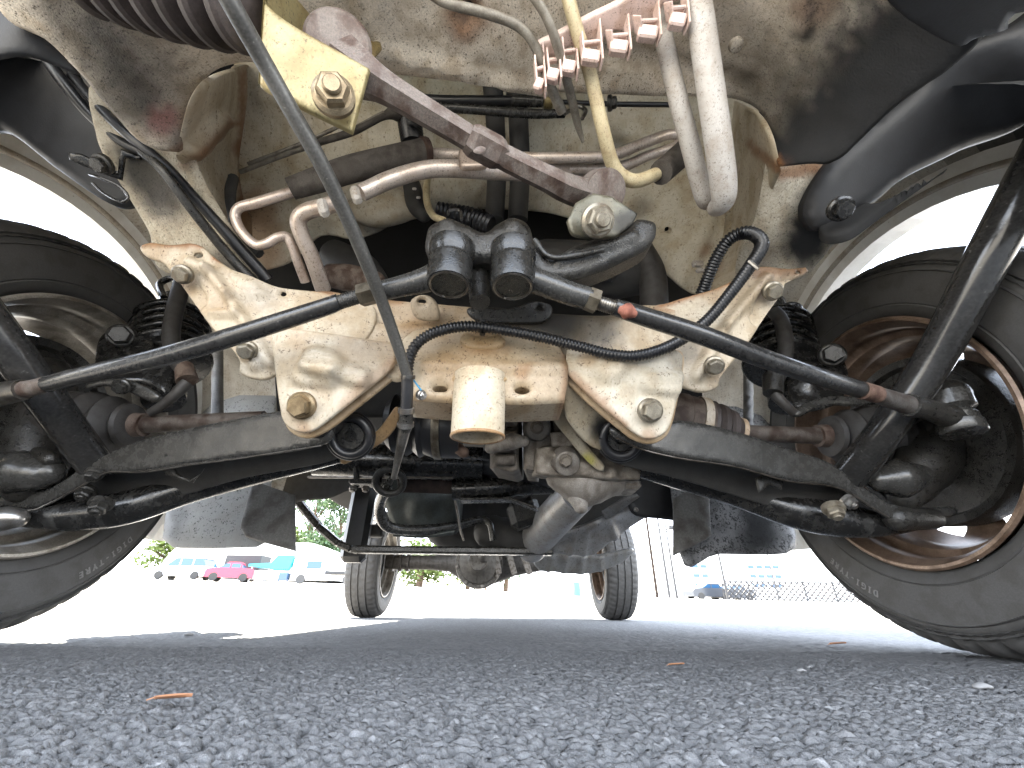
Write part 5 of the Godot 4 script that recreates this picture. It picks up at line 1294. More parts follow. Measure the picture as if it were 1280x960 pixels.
# ---------------------------------------------------------------- gearbox, cross tube and what hangs behind
func drivetrain() -> void:
	var g := node("transmission", truck, "grey cast gearbox housing behind the crossmember")
	var gc := {"step": 5.0, "er": 3.0, "drop": 0.004, "smooth": false}
	panel("housing", g, M.case, [[612, 503], [648, 503], [648, 586], [640, 590], [612, 584]], [[612, 503, .545], [648, 503, .54], [630, 588, .555]], 0.10, gc.merged({"base": Color(0.62, 0.6, 0.57), "emb": [[630, 534, 5, -0.006, 648, 534], [622, 510, 8, 0.006, 622, 580]]}))
	panel("housing_step", g, M.case, [[632, 508], [646, 508], [646, 531], [632, 531]], [[632, 508, .533], [646, 508, .532], [640, 530, .536]], 0.02, gc)
	panel("housing_step", g, M.case, [[616, 538], [646, 538], [646, 566], [616, 566]], [[616, 538, .534], [646, 538, .532], [640, 566, .538]], 0.02, gc.merged({"base": Color(0.8, 0.78, 0.75)}))
	panel("housing_step", g, M.case, [[618, 568], [644, 568], [644, 582], [618, 582]], [[618, 568, .534], [644, 568, .532], [640, 582, .538]], 0.02, gc.merged({"base": Color(0.5, 0.48, 0.46)}))
	panel("housing", g, M.case, [[654, 503], [688, 503], [690, 556], [672, 562], [669, 588], [654, 586]], [[654, 503, .535], [688, 503, .53], [660, 588, .545]], 0.10, gc.merged({"base": Color(0.85, 0.83, 0.8), "emb": [[672, 520, 3, 0.004, 672, 560]]}))
	panel("housing", g, M.case, [[690, 503], [704, 503], [712, 522], [752, 552], [748, 562], [700, 562], [692, 556]], [[690, 503, .535], [752, 556, .53], [692, 556, .535]], 0.10, gc.merged({"base": Color(0.75, 0.73, 0.7), "emb": [[694, 550, 3, 0.004, 750, 551]]}))
	panel("flange", g, M.case, [[670, 560], [692, 558], [748, 560], [770, 574], [802, 588], [801, 599], [756, 601], [682, 594], [670, 591]], [[670, 562, .520], [748, 562, .520], [800, 592, .53], [680, 594, .525]], 0.05, gc.merged({"base": Color(0.95, 0.92, 0.86), "wob": 0.0006, "emb": [[676, 548, 7, 0.006, 690, 570], [690, 570, 7, 0.006, 704, 576], [720, 585, 14, 0.008, 760, 592], [756, 570, 3, -0.004, 756, 600]]}))
	for e in [[671, 534, .512], [707, 576, .500]]:
		lathe("bolt_boss", g, M.case, at(e[0], e[1], e[2] + .02), AF, [[0.0, 0.020], [0.016, 0.0155], [0.017, 0.014], [0.017, 0.0]], {"sides": 26})
		bolt(g, e[0], e[1], e[2], 17, M.case, AF, {"col": Color(0.7, 0.66, 0.6)})
	panel("cover_plate", g, M.case, [[688, 540], [712, 538], [724, 556], [712, 560], [690, 558]], [[688, 540, .512], [724, 556, .512], [690, 558, .514]], 0.004, {"step": 5.0, "er": 2.0, "smooth": false, "base": Color(1.2, 1.12, 1.0)})
	tube("sump", g, M.case, [[700, 595, .56, 40], [728, 598, .56, 70], [760, 596, .565, 50]], {"round": true, "lump": 0.12, "sides": 24})
	tube("drain_boss", g, M.case, [[722, 605, .56, 44], [724, 622, .555, 30], [726, 634, .553, 18]], {"round": true, "lump": 0.1, "sides": 20})
	box("sump_flange", g, M.case, at(752, 609, .58), Vector3(0.10, 0.014, 0.05), {"bev": 0.004})
	lathe("inner_boot", g, M.plastic, at(522, 530, .53), Vector3(1, 0, 0), [[-0.04, 0.0], [-0.04, 0.03], [-0.03, 0.040], [-0.022, 0.034], [-0.012, 0.044], [-0.004, 0.038], [0.006, 0.046], [0.012, 0.042], [0.025, 0.046], [0.06, 0.046], [0.06, 0.0]], {"sides": 36})
	lathe("clamp_band", g, M.steel, at(551, 531, .53), Vector3(1, 0, 0), [[-0.006, 0.044], [-0.006, 0.0475], [0.004, 0.0475], [0.004, 0.044]], {"sides": 36, "col": Color(0.75, 0.68, 0.55)})
	tube("oil_cap", g, M.rust, [[566, 556, .52, 14], [580, 566, .52, 14]], {"round": true, "col": Color(0.5, 0.4, 0.35)})
	tube("gear_lever", g, M.case, [[612, 560, .515, 14], [640, 552, .51, 20], [655, 552, .51, 14]], {"round": true, "lump": 0.1})
	# frame cross tube and plates under it
	var t := node("frame_crossmember", truck, "round black frame cross tube with a plate and bracket below")
	tube("cross_tube", t, M.black, [[395, 573, .72, 42], [500, 577, .72, 42], [604, 580, .72, 42]], {"sides": 26, "col": Color(0.7, 0.7, 0.7)})
	tube("cross_tube_end", t, M.plastic, [[604, 580, .73, 34], [640, 584, .73, 36], [690, 590, .74, 40]], {"sides": 22})
	bar("lower_lip", t, M.steel, at(385, 596, .70), at(566, 597.5, .70), 0.004, 0.004, {"col": Color(0.75, 0.72, 0.68)})
	panel("plate", t, M.rust, [[495, 598], [567, 599], [567, 618], [498, 616]], [[495, 598, .74], [567, 599, .74], [530, 617, .75]], 0.004, {"step": 6.0, "smooth": false, "base": Color(0.16, 0.11, 0.1)})
	tube("lever_tube", t, M.black, [[566, 612, .74, 26], [620, 609, .74, 28], [652, 606, .745, 26], [690, 605, .76, 24]], {"sides": 20, "col": Color(1.3, 1.3, 1.3)})
	bar("lever_plate", t, M.satin, at(575, 626, .74), at(640, 625, .74), 0.03, 0.004)
	bar("lever_plate", t, M.satin, at(638, 625, .74), at(672, 637, .73), 0.03, 0.004)
	box("rubber_block", t, M.castblack, at(655, 642, .95), Vector3(0.07, 0.06, 0.06), {"bev": 0.012, "basis": Basis(Vector3.BACK, 0.3)})
	tube("cable_bracket", t, M.castblack, [[444, 585, .69, 6], [446, 600, .69, 8], [446, 607, .685, 8]], {"sides": 8})
	tube("cable_bracket", t, M.castblack, [[472, 586, .69, 5], [474, 598, .69, 7], [474, 605, .685, 7]], {"sides": 8})
	box("cable_plate", t, M.castblack, at(456, 604, .685), Vector3(0.045, 0.008, 0.03), {"bev": 0.002})
	for e in [[441, 611], [457, 611]]: bolt(t, e[0], e[1], .68, 9, M.steel, Vector3(0, -1, 0.2))
	pipe("cable_ring", t, M.castblack, _circle(at(487, 602, .67), Vector3(0.1, -0.7, 0.7), 0.022), 0.006, {"sub": 1, "cap": false})
	# handbrake cable drooping round the tank
	tube("hand_brake_cable", truck, M.satin, [[490, 596, .66, 6], [482, 612, .70, 14], [475, 632, .76, 14], [479, 652, .80, 14], [494, 661, .84, 13], [530, 662, .90, 12], [570, 657, .96, 11], [600, 650, 1.0, 9], [612, 655, 1.0, 8], [616, 676, 1.0, 7]], {"label": "grey hand brake cable drooping below the fuel tank", "col": Color(2.2, 2.1, 2.0)})
	var k := node("fuel_tank", truck, "dull greenish black fuel tank with a welded seam")
	panel("tank_body", k, M.tank, [[478, 618], [566, 617], [572, 640], [574, 668], [560, 674], [520, 676], [492, 668], [480, 640]], [[480, 620, .94], [566, 618, .94], [570, 660, 1.0], [500, 672, 1.02]], 0.10, {"step": 6.0, "er": 9.0, "drop": 0.02, "emb": [[530, 640, 26, 0.006]], "wob": 0.003})
	tube("tank_seam", k, M.case, [[567, 618, .955, 3], [572, 640, .945, 3], [575, 660, .94, 3], [580, 676, .94, 3]], {"lump": 0.5, "sides": 8})
	tube("tank_strap", k, M.tank, [[492, 668, .93, 5], [530, 670, .925, 5], [568, 664, .93, 5]], {"sides": 8, "col": Color(1.8, 1.7, 1.6)})
	box("tank_sender", k, M.dull, at(468, 664, 1.15), Vector3(0.05, 0.03, 0.03), {"col": Color(8, 6.5, 5)})
	# exhaust with its heat shields
	var e := node("exhaust", truck, "dull metal exhaust pipe running back beside a ribbed heat shield")
	tube("pipe", e, M.shield, [[722, 618, .79, 46], [704, 636, .85, 46], [682, 660, .97, 44], [664, 681, 1.10, 42]], {"sides": 26})
	panel("tunnel_cover", e, M.dull, [[556, 590], [812, 600], [808, 640], [770, 676], [700, 690], [556, 690]], [[560, 600, 1.30], [800, 610, 1.30], [600, 690, 1.36]], 0.02, {"step": 14.0, "smooth": false, "wob": 0.004})
	panel("ribbed_shield", e, M.shield, [[800, 630], [790, 634], [770, 642], [730, 660], [702, 668], [692, 676], [690, 690], [700, 694], [740, 696], [748, 692], [776, 670], [806, 650], [820, 646], [826, 638], [818, 630]], [[800, 634, .98], [820, 644, .98], [745, 694, 1.05], [692, 690, 1.02], [750, 660, .97]], 0.012, {"step": 4.0, "er": 4.0, "drop": 0.006, "emb": [[718, 672, 5, 0.005, 712, 692], [734, 668, 5, 0.005, 728, 692], [765, 660, 6, 0.005, 772, 676], [700, 682, 4, -0.004, 780, 655]], "wob": 0.0008})
	panel("shield_arm", e, M.shield, [[796, 618], [800, 622], [764, 648], [756, 650], [752, 640], [780, 622]], [[796, 620, .90], [760, 648, .94], [780, 624, .91]], 0.006, {"step": 4.0, "er": 2.0, "smooth": false, "base": Color(0.7, 0.7, 0.7)})
	panel("lower_shield", e, M.shield, [[668, 702], [690, 693], [745, 696], [792, 688], [778, 704], [748, 716], [720, 719], [690, 716], [674, 714]], [[690, 695, 1.45], [790, 690, 1.45], [700, 717, 1.5], [745, 715, 1.5]], 0.012, {"step": 4.0, "er": 3.0, "drop": 0.006, "base": Color(0.8, 0.8, 0.78), "emb": [[690, 698, 4, 0.004, 684, 714], [708, 698, 4, 0.004, 704, 716], [728, 698, 4, 0.004, 726, 716], [750, 697, 4, 0.004, 752, 712]]})
	tube("rear_bulge", e, M.dull, [[610, 664, 1.05, 40], [650, 672, 1.06, 44], [690, 668, 1.05, 40]], {"round": true, "lump": 0.2})
	tube("rear_bulge", e, M.dull, [[560, 648, 1.15, 70], [600, 655, 1.15, 70], [640, 650, 1.15, 70]], {"round": true, "lump": 0.15, "col": Color(0.7, 0.7, 0.7)})
	# low brace bar
	var b := node("brace_bar", truck, "flat black brace bar across the underside, bent up at its left end")
	var bs := begin()
	var pts := [at(372, 626, 1.04), at(398, 658, 1.04), at(424, 680, 1.04), at(440, 687, 1.04), at(690, 690, 1.04)]
	for i in pts.size() - 1: bar_shape(bs, pts[i], pts[i + 1] + (pts[i + 1] - pts[i]).normalized() * 0.002, 0.035, 0.016, Vector3(0, 1, 0), 0.004)
	put("bar", bs, M.satin, b)
	box("upright_post", truck, M.plastic, at(450, 650, 1.10), Vector3(0.062, 0.20, 0.04), {"bev": 0.012, "label": "black upright bracket left of the fuel tank"})

# ---------------------------------------------------------------- mud flaps, rear axle
func rear_end() -> void:
	panel("mud_flap", truck, M.flap, [[212, 420], [335, 420], [336, 640], [330, 678], [300, 684], [215, 684], [201, 672], [206, 640]], [[212, 420, .92], [335, 420, .92], [336, 680, .86], [205, 680, .86]], 0.004, {"step": 14.0, "er": 2.0, "label": "pale mud flap spattered with droplets behind the left front wheel", "base": Color(1, 1, 1), "stains": [[215, 640, 30, Color(0.35, 0.36, 0.38), 0.8, 205, 670], [320, 560, 26, Color(0.5, 0.5, 0.5), 0.5]]})
	panel("mud_flap", truck, M.flap_wet, [[845, 440], [985, 440], [988, 560], [990, 640], [996, 672], [985, 691], [900, 692], [850, 690]], [[845, 440, .92], [985, 440, .92], [990, 685, .86], [850, 690, .86]], 0.004, {"step": 10.0, "er": 2.0, "label": "dark wet mud flap behind the right front wheel with a pale rounded corner", "base": Color(0.85, 0.85, 0.86), "stains": [[945, 630, 34, SOOT, 0.9, 950, 670], [960, 600, 26, SOOT, 0.7]]})
	panel("mud_guard_edge", truck, M.guard, [[262, 430], [276, 430], [276, 600], [262, 600]], [[262, 430, .80], [276, 430, .80], [270, 600, .80]], 0.01, {"step": 14.0, "smooth": false, "base": Color(1.5, 1.45, 1.3)})
	panel("mud_guard_edge", truck, M.guard, [[932, 450], [944, 450], [944, 600], [932, 600]], [[932, 450, .80], [944, 450, .80], [938, 600, .80]], 0.01, {"step": 14.0, "smooth": false, "base": Color(1.5, 1.45, 1.3)})
	panel("rubber_flap", truck, M.guard, [[316, 600, 1], [368, 618, 1], [369, 688, 1], [306, 670], [300, 660], [304, 640]], [[316, 602, .84], [368, 620, .84], [369, 688, .82]], 0.006, {"step": 8.0, "er": 1.5, "label": "dark rubber flap hanging left of the trees"})
	panel("rubber_flap", truck, M.guard, [[842, 622, 1], [886, 600, 1], [889, 660], [886, 672], [842, 694, 1]], [[842, 624, .84], [886, 610, .84], [845, 692, .82]], 0.006, {"step": 8.0, "er": 1.5, "label": "pale grey rubber flap right of the heat shield", "base": Color(2.6, 2.5, 2.4)})
	var s := node("under_tray", truck, "black sheet metal under the load bed")
	panel("tray_panel", s, M.dull, [[316, 598], [330, 560], [440, 560], [500, 595], [440, 610], [410, 622], [385, 624], [340, 632], [320, 632]], [[320, 600, .98], [440, 570, 1.0], [380, 622, .98], [480, 600, 1.0]], 0.006, {"step": 8.0, "er": 3.0, "base": Color(1.6, 1.6, 1.6)})
	panel("tray_panel", s, M.plastic, [[788, 600], [850, 590], [886, 600], [886, 640], [860, 650], [826, 648], [790, 640]], [[790, 602, .93], [884, 602, .93], [840, 648, .93]], 0.006, {"step": 8.0, "er": 3.0})
	for e in [[795, 637], [849, 640]]: bolt(s, e[0], e[1], .925, 6, M.steel, Vector3(0, -0.2, 1))
	panel("tray_panel", s, M.dull, [[404, 612], [470, 614], [476, 640], [440, 640], [408, 622]], [[404, 612, 1.25], [470, 614, 1.25], [440, 640, 1.3]], 0.006, {"step": 8.0, "er": 3.0, "base": Color(3, 3, 3)})
	# ladder frame rails
	for x in [-0.36, 0.36]:
		box("frame_rail", truck, M.dull, Vector3(x, 0.535, -1.95), Vector3(0.06, 0.10, 2.1), {"bev": 0.008})
	# rear axle
	var a := node("rear_axle", truck, "grey rear axle tube with a round differential housing")
	pipe("axle_tube", a, M.case, [Vector3(-0.58, WHEEL_Y, -2.44), Vector3(-0.25, WHEEL_Y, -2.44)], 0.036, {"col": Color(0.35, 0.34, 0.33), "sides": 24})
	pipe("axle_tube", a, M.case, [Vector3(0.58, WHEEL_Y, -2.44), Vector3(0.2, WHEEL_Y, -2.44)], 0.036, {"col": Color(0.35, 0.34, 0.33), "sides": 24})
	for x in [-0.545, -0.50, -0.46]: lathe("axle_collar", a, M.case, Vector3(x, WHEEL_Y, -2.44), Vector3(1, 0, 0), [[-0.008, 0.0], [-0.008, 0.046], [0.008, 0.046], [0.008, 0.0]], {"col": Color(0.35, 0.34, 0.33)})
	lathe("axle_cone", a, M.case, Vector3(-0.34, WHEEL_Y, -2.44), Vector3(1, 0, 0), [[0, 0.036], [0.1, 0.045], [0.2, 0.10], [0.24, 0.118], [0.28, 0.118], [0.32, 0.11], [0.46, 0.06], [0.58, 0.038]], {"col": Color(0.33, 0.33, 0.33), "sides": 36})
	lathe("differential", a, M.case, Vector3(-0.075, WHEEL_Y - 0.005, -2.36), Vector3(0, 0, 1), [[-0.08, 0.0], [-0.08, 0.12], [0.0, 0.125], [0.012, 0.122], [0.014, 0.105], [0.03, 0.10], [0.05, 0.07], [0.10, 0.045], [0.13, 0.045], [0.13, 0.0]], {"col": Color(0.42, 0.42, 0.41), "sides": 40})
	for k in 8:
		var t := TAU * k / 8.0 + 0.2
		bolt_at(a, Vector3(-0.075 + 0.113 * cos(t), WHEEL_Y - 0.005 + 0.113 * sin(t), -2.345), Vector3(0, 0, 1), 0.02, M.case)
	pipe("propeller_shaft", a, M.case, [Vector3(-0.05, 0.27, -2.23), Vector3(0.0, 0.36, -1.3)], 0.025, {"col": Color(0.3, 0.3, 0.3)})
	for k in 3:
		bar("differential_rib", a, M.case, Vector3(0.0 + 0.07 * k, WHEEL_Y + 0.07, -2.33), Vector3(0.03 + 0.08 * k, WHEEL_Y - 0.06, -2.33), 0.014, 0.03)
	box("spare_carrier", a, M.satin, Vector3(0, 0.42, -2.75), Vector3(0.7, 0.03, 0.5), {"bev": 0.01})

# ---------------------------------------------------------------- what stands behind in the sun
func place(px: float, f: float) -> Vector3:
	var d := ray(px, 720.0)
	var x := cam_p.x + d.x * f / -d.z
	return Vector3(x, gy(x, f), -f)
func tree(called: String, label: String, px: float, f: float, h: float, w: float, low: float, m: Material, n: int, group := "") -> void:
	var o := node(called)
	o.position = place(px, f)
	tag(o, label, "tree", group)
	var st := begin()
	tube_shape(st, [Vector3(0, -0.2, 0), Vector3(0.1, h * 0.35, 0.05), Vector3(-0.05, h * 0.75, 0)], [w * 0.055, w * 0.04, w * 0.015], {"sides": 8})
	for k in 5:
		var a := TAU * k / 5.0 + rng.randf()
		tube_shape(st, [Vector3(0.03, h * (0.3 + 0.06 * k), 0), Vector3(cos(a) * w * 0.2, h * (0.45 + 0.07 * k), sin(a) * w * 0.2), Vector3(cos(a) * w * 0.36, h * (0.55 + 0.07 * k), sin(a) * w * 0.36)], [w * 0.022, w * 0.014, w * 0.006], {"sides": 6, "sub": 3})
	put("trunk", st, M.bark, o)
	var c := begin()
	c.set_smooth_group(-1)
	var clumps := []
	for k in 26:
		var v := Vector3(rng.randfn() * 0.27, 0, rng.randfn() * 0.27)
		var t := rng.randf()
		v.y = low + (h - low) * t
		var sc := w * (1.0 - 0.55 * t) * (0.55 + 0.45 * smoothstep(0.0, 0.3, t))
		clumps.append([Vector3(v.x * sc, v.y, v.z * sc), w * rng.randf_range(0.10, 0.2)])
	for k in n:
		var q: Array = clumps[k % clumps.size()]
		var p: Vector3 = q[0] + Vector3(rng.randfn(), rng.randfn() * 0.8, rng.randfn()) * q[1] * 0.55
		var u := Vector3(rng.randfn(), rng.randfn(), rng.randfn()).normalized() * w * 0.035
		var r := Vector3(rng.randfn(), rng.randfn(), rng.randfn()).normalized().cross(u) * 0.6
		var tone := rng.randf_range(0.7, 1.35)
		c.set_color(Color(tone, tone, tone * rng.randf_range(0.7, 1.1)))
		quad(c, p - u, p + r, p + u, p - r)
	put("crown", c, m, o)
func side_profile(st: SurfaceTool, pts: Array, w: float) -> void:     # outline in x/y, extruded along z
	var poly := PackedVector2Array()
	for p in pts: poly.append(Vector2(p[0], p[1]))
	var tri := Geometry2D.triangulate_polygon(poly)
	st.set_smooth_group(-1)
	for i in range(0, tri.size(), 3):
		for z in [-w * 0.5, w * 0.5]:
			for k in 3: st.add_vertex(Vector3(poly[tri[i + k]].x, poly[tri[i + k]].y, z))
	for i in poly.size():
		var a := poly[i]
		var b := poly[(i + 1) % poly.size()]
		quad(st, Vector3(a.x, a.y, -w * 0.5), Vector3(b.x, b.y, -w * 0.5), Vector3(b.x, b.y, w * 0.5), Vector3(a.x, a.y, w * 0.5))
func car(called: String, label: String, cat: String, px: float, f: float, turn: float, paint: Material, h: float, L: float, tall: bool) -> void:
	var o := node(called)
	o.position = place(px, f)
	o.rotation.y = turn
	tag(o, label, cat)
	var st := begin()
	var k := L * 0.5
	side_profile(st, [[-k, 0.3], [-k, 0.75], [-k * 0.92, 0.92], [-k * 0.5, 1.0], [k * 0.94, 1.0], [k, 0.8], [k, 0.3], [k * 0.78, 0.28], [k * 0.72, 0.55], [k * 0.5, 0.55], [k * 0.44, 0.28], [-k * 0.44, 0.28], [-k * 0.5, 0.55], [-k * 0.74, 0.55], [-k * 0.8, 0.28]], 1.7)
	put("car_body", st, paint, o)
	var g := begin()
	var t := k * 0.9 if tall else k * 0.55
	side_profile(g, [[-k * 0.5, 1.0], [-k * 0.2, h - 0.12], [t * 0.8, h - 0.12], [t, 1.0]], 1.56)
	put("window_band", g, M.glass, o)
	var r := begin()
	side_profile(r, [[-k * 0.22, h - 0.12], [-k * 0.12, h], [t * 0.7, h], [t * 0.84, h - 0.12]], 1.5)
	put("roof", r, paint, o)
	for x in [-0.02, 0.42]:
		var pl := begin()
		box_shape(pl, Vector3(k * x, (1.0 + h - 0.1) * 0.5, 0), Vector3(0.09, h - 1.1, 1.6), Basis(), 0.01)
		put("pillar", pl, paint, o)
	for x in [-0.62, 0.61]:
		for z in [-0.78, 0.78]:
			lathe("wheel", o, M.tyre, Vector3(k * x, 0.31, z - 0.1), Vector3(0, 0, 1), [[0, 0], [0, 0.29], [0.02, 0.31], [0.18, 0.31], [0.2, 0.29], [0.2, 0.0]], {"sides": 20, "col": Color(0.5, 0.5, 0.5)})
func backdrop() -> void:
	car("parked_van", "white estate car with dark blue windows parked at far left", "car", 229, 38, 0.0, M.paint_white, 1.72, 4.6, true)
	car("parked_car", "small red car parked right of the white estate car", "car", 288, 38, 0.35, M.paint_red, 1.45, 3.4, false)
	# open trailer, teal stall and white van between them
	var t := tag(node("box_trailer"), "dark grey box trailer behind the red car", "trailer") as Node3D
	t.position = place(305, 41)
	box("trailer_box", t, M.grey_metal, Vector3(0, 1.45, 0), Vector3(3.1, 1.3, 1.8), {"bev": 0.04})
	box("trailer_frame", t, M.paint_white, Vector3(0, 0.6, 0), Vector3(3.3, 0.3, 1.9), {"bev": 0.04})
	for z in [-0.85, 0.85]: lathe("wheel", t, M.tyre, Vector3(0.3, 0.33, z - 0.1), Vector3(0, 0, 1), [[0, 0], [0, 0.3], [0.2, 0.3], [0.2, 0.0]], {"sides": 18})
	var s := tag(node("market_stall"), "bright teal canopy stall on white posts at the car park edge", "stall") as Node3D
	s.position = place(348, 39)
	var cn := begin()
	side_profile(cn, [[-2.2, 1.2], [-0.4, 1.1], [-0.4, 1.0], [1.2, 1.0], [1.4, 2.1], [0.0, 2.1], [-0.4, 1.5], [-2.2, 1.4]], 2.0)
	put("canopy", cn, M.paint_teal, s)
	box("counter", s, M.paint_white, Vector3(-0.4, 0.6, 0), Vector3(3.2, 0.7, 1.4), {"bev": 0.03})
	for x in [-2.0, 1.2]: box("post", s, M.paint_white, Vector3(x, 0.6, 0.7), Vector3(0.1, 1.2, 0.1), {"bev": 0.01})
	box("crate", s, M.glass, Vector3(0.9, 0.45, 0.9), Vector3(0.7, 0.6, 0.5), {"bev": 0.03})
	var v := tag(node("parked_truck"), "white truck with a blue windscreen right of the teal stall", "truck") as Node3D
	v.position = place(388, 39)
	box("cab", v, M.paint_white, Vector3(0, 1.15, 0), Vector3(2.6, 1.6, 1.8), {"bev": 0.1})
	box("windscreen", v, M.glass, Vector3(0.5, 1.45, 0.91), Vector3(1.2, 0.6, 0.04), {"bev": 0.01})
	box("load_bed", v, M.grey_metal, Vector3(3.2, 0.9, 0), Vector3(3.4, 0.25, 1.8), {"bev": 0.03})
	for x in [-0.4, 3.4]: lathe("wheel", v, M.tyre, Vector3(x, 0.36, 0.75), Vector3(0, 0, 1), [[0, 0], [0, 0.36], [0.2, 0.36], [0.2, 0.0]], {"sides": 18})
	for e in [[300, 52, 14.0, 4.6, "large white marquee tent behind the red car"], [385, 54, 9.0, 3.4, "smaller white marquee tent behind the teal stall"]]:
		var m := tag(node("marquee_tent"), e[4], "tent", "white marquee tents") as Node3D
		m.position = place(e[0], e[1])
		var st := begin()
		var o := []
		for k in 15:
			var a := PI * k / 14.0
			o.append([-cos(a) * e[2] * 0.5, maxf(0.0, sin(a)) * e[3] + (0.0 if k in [0, 14] else 0.5)])
		side_profile(st, o, 6.0)
		put("tent_cover", st, M.canvas, m)
		for k in 3:
			box("doorway", m, M.wall, Vector3((k - 1) * e[2] * 0.25, 1.0, 3.02), Vector3(1.2, 2.0, 0.04), {"bev": 0.01})
	tree("leafy_tree", "low yellow green tree at far left beyond the mud flap", 205, 60, 5.2, 9.0, 1.4, M.foliage_a, 2600)
	tree("leafy_tree", "low green tree above the tents", 345, 64, 6.2, 10.0, 3.0, M.foliage_a, 2400)
	tree("tall_tree", "tall loose bluish tree left of the rear wheel, nearest the rubber flap", 376, 62, 13.5, 7.0, 3.5, M.foliage_b, 2400)
	tree("tall_tree", "tall loose bluish tree seen beside the upright bracket", 414, 66, 14.5, 8.0, 3.5, M.foliage_b, 2600)
	tree("leafy_tree", "round green tree just left of the rear tyre", 402, 58, 5.6, 6.5, 2.0, M.foliage_b, 2400)
	tree("leafy_tree", "yellow green tree under the rear axle, left of the differential", 525, 60, 5.0, 9.0, 1.2, M.foliage_a, 2400)
	tree("leafy_tree", "sunlit tree directly below the differential", 585, 62, 4.6, 6.0, 0.8, M.foliage_a, 2000)
	tree("leafy_tree", "darker green tree right of the differential, with a bare trunk beside it", 632, 58, 4.6, 6.4, 1.6, M.foliage_b, 2600)
	tree("bare_tree", "bare grey trunk standing left of the darker green tree", 607, 52, 4.5, 2.0, 3.6, M.foliage_b, 200)
	# right-hand side
	var p := tag(node("utility_pole"), "brown wooden utility pole just right of the rear tyre", "pole") as Node3D
	p.position = place(787, 14)
	lathe("pole", p, M.wood, Vector3.ZERO, Vector3.UP, [[-0.1, 0.15], [0.2, 0.145], [7.5, 0.10], [7.5, 0.0]], {"sides": 18})
	bar("crossarm", p, M.wood, Vector3(-1.0, 6.9, 0), Vector3(1.0, 6.9, 0), 0.1, 0.1)
	var i := 0
	for e in [[818, 34, 7.0, "thin rusty pole right of the wooden utility pole"], [833, 40, 8.0, "grey pole between the rusty pole and the white building"], [842, 44, 7.0, "second grey pole close beside the white building"]]:
		var q := tag(node("metal_pole"), e[3], "pole") as Node3D
		q.position = place(e[0], e[1])
		lathe("post", q, M.wood if i == 0 else M.grey_metal, Vector3.ZERO, Vector3.UP, [[0, 0.12], [e[2], 0.08], [e[2], 0.0]], {"sides": 10})
		bar("arm", q, M.grey_metal, Vector3(-0.7, e[2] - 0.6, 0), Vector3(0.7, e[2] - 0.6, 0), 0.1, 0.1)
		box("fixture", q, M.grey_metal, Vector3(0.5, e[2] - 0.4, 0), Vector3(0.4, 0.3, 0.3))
		i += 1
	var b := tag(node("office_building"), "long white building with rows of blue windows beyond the fence", "building") as Node3D
	b.position = place(930, 62)
	box("wall", b, M.wall, Vector3(0, 3.0, 0), Vector3(26, 7.0, 8), {"bev": 0.05})
	for r in 3:
		for k in 6:
			for part in 1:
				box("window", b, M.glass, Vector3(-8.4 + (0.0 if k < 2 else 5.2) + k * 1.1, 2.2 + r * 1.1, 4.0), Vector3(0.8, 0.4, 0.10), {"bev": 0.01})
	box("roof_edge", b, M.canvas, Vector3(0, 6.6, 0), Vector3(26.4, 0.3, 8.4), {"bev": 0.03})
	var fence := tag(node("chain_link_fence"), "low chain link fence along the right edge of the car park", "fence") as Node3D
	var fa := place(900, 40)
	var fb := place(1075, 36)
	fence.position = (fa + fb) * 0.5
	var mesh := begin()
	mesh.set_smooth_group(-1)
	var dir := (fb - fa).normalized()
	var len := fa.distance_to(fb)
	var hh := 1.5
	var step := 0.42
	var k0 := -hh
	while k0 < len:
		for sl in [1.0, -1.0]:
			var s0 := maxf(k0, 0.0)
			var s1 := minf(k0 + hh, len)
			var y0: float = s0 - k0
			var y1: float = s1 - k0
			if sl < 0.0: y0 = hh - y0; y1 = hh - y1
			bar_shape(mesh, fa - fence.position + dir * s0 + Vector3.UP * (y0 + 0.1), fa - fence.position + dir * s1 + Vector3.UP * (y1 + 0.1), 0.09, 0.06, Vector3(0.3, 0.2, 0.9), 0.0)
		k0 += step
	var mm := put("wire_mesh", mesh, M.grey_metal, fence)
	mm.set_meta("kind", "stuff")
	for k in 6:
		var pp := fa.lerp(fb, k / 5.0) - fence.position
		pipe("fence_post", fence, M.grey_metal, [pp, pp + Vector3.UP * 1.7], 0.05, {"sides": 8})
	bar("top_rail", fence, M.grey_metal, fa - fence.position + Vector3.UP * 1.62, fb - fence.position + Vector3.UP * 1.62, 0.05, 0.05)
	var sg := tag(node("lamp_column"), "grey lamp column in front of the white building, left of the fence", "lamp post") as Node3D
	sg.position = place(904, 38)
	lathe("column", sg, M.grey_metal, Vector3.ZERO, Vector3.UP, [[0, 0.10], [6.5, 0.06], [6.5, 0.0]], {"sides": 10})
	bar("lamp_arm", sg, M.grey_metal, Vector3(0, 6.4, 0), Vector3(0.9, 6.5, 0), 0.06, 0.06)
	var sg2 := tag(node("lamp_column"), "thin grey post standing in the fence, right of the lamp column", "post") as Node3D
	sg2.position = place(966, 36)
	lathe("column", sg2, M.grey_metal, Vector3.ZERO, Vector3.UP, [[0, 0.06], [5.5, 0.04], [5.5, 0.0]], {"sides": 10})
	var cars := [[880, 42, "dark parked car at the left end of the fence"], [910, 43, "second dark parked car behind the fence"]]
	for e in cars: car("parked_car", e[2], "car", e[0], e[1], 0.2, M.paint_dark, 1.4, 4.0, false)
	var bin := tag(node("barrel"), "small blue barrel standing far off left of the right rear tyre", "barrel") as Node3D
	bin.position = place(720, 22)
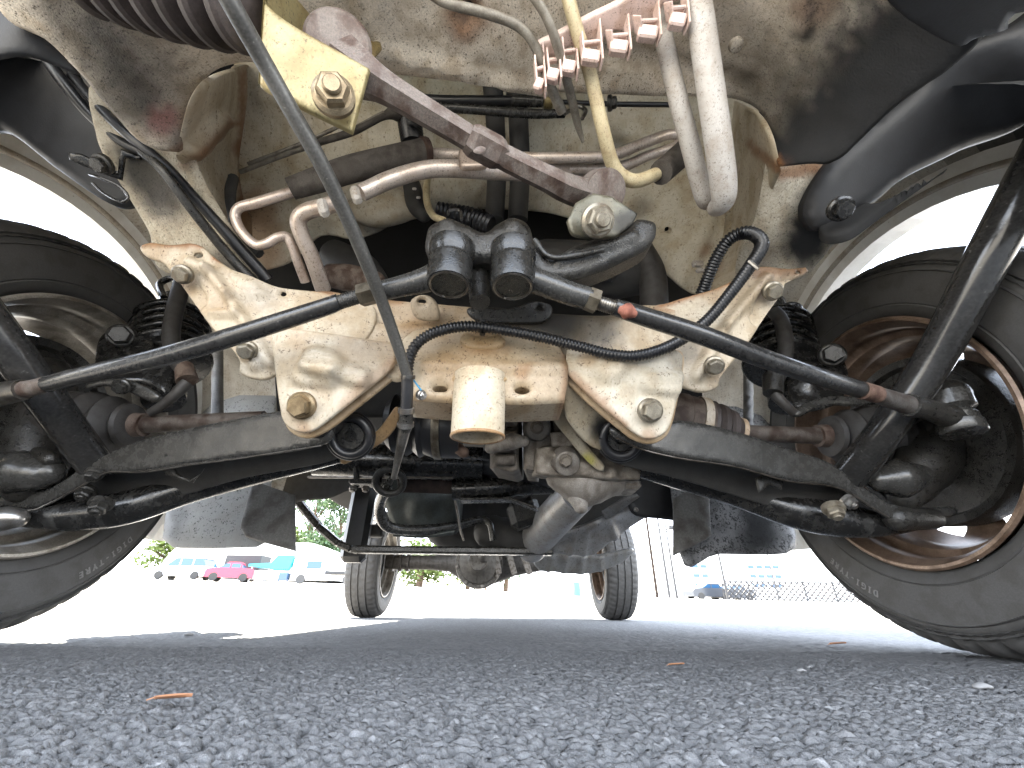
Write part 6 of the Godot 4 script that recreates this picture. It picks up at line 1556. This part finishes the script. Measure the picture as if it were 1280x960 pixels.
	lathe("drum", bin, M.blue, Vector3.ZERO, Vector3.UP, [[0, 0], [0, 0.18], [0.28, 0.19], [0.3, 0.18], [0.58, 0.18], [0.6, 0.0]], {"sides": 18})

# ---------------------------------------------------------------- litter on the asphalt
func litter() -> void:
	for e in [[215, 875, 46, "curled tan leaf lying on the asphalt at lower left"], [846, 832, 20, "small orange leaf on the asphalt right of centre"], [1048, 806, 22, "dry orange leaf at the shade's edge near the right tyre"], [1130, 850, 0, ""]]:
		if e[2] == 0: continue
		var f := fy(e[0], e[1], 0.003)
		var p := at(e[0], e[1], f)
		var w := rad(e[0], e[1], f, e[2])
		var o := node("dry_leaf")
		o.position = Vector3(p.x, 0.0, p.z)
		tag(o, e[3], "leaf")
		var st := begin()
		st.set_smooth_group(1)
		var prev := []
		for k in 13:
			var t := k / 12.0
			var hw := w * 0.42 * sin(PI * pow(t, 0.8)) + 0.0003
			var row := []
			for j in 5:
				var v := (j - 2) / 2.0
				row.append(Vector3((t - 0.5) * 2.0 * w, 0.0032 + 0.25 * w * (v * v) * 0.6 + 0.12 * w * t, v * hw))
			if prev.size():
				for j in 4: quad(st, prev[j], prev[j + 1], row[j + 1], row[j])
			prev = row
		put("blade", st, M.leaf, o)
		pipe("stalk", o, M.leaf, [Vector3(-w, 0.004, 0), Vector3(-w * 1.3, 0.003, w * 0.1)], w * 0.03, {"sides": 6})
	var i := 0
	for e in [[1002, 838, 12, "pale pebble on the asphalt below the right tyre"], [1228, 858, 24, "flat pale stone chip at lower right"], [236, 793, 12, "dark pebble at the sunny edge, lower left"], [1012, 834, 6, "small pale pebble beside a larger one, lower right"]]:
		var f := fy(e[0], e[1], 0.002)
		var p := at(e[0], e[1], f)
		var r := rad(e[0], e[1], f, e[2])
		var st := begin()
		tube_shape(st, [Vector3(-r * 0.5, 0.001, 0), Vector3(0, 0.0015, 0), Vector3(r * 0.5, 0.001, 0)], [r * 0.5, r * 0.6, r * 0.5], {"round": true, "squash": 0.45, "lump": 0.3, "up": Vector3.BACK})
		var o := put("pebble", st, M.stone)
		o.position = Vector3(p.x, 0.001, p.z)
		tag(o, e[3], "pebble")
		i += 1
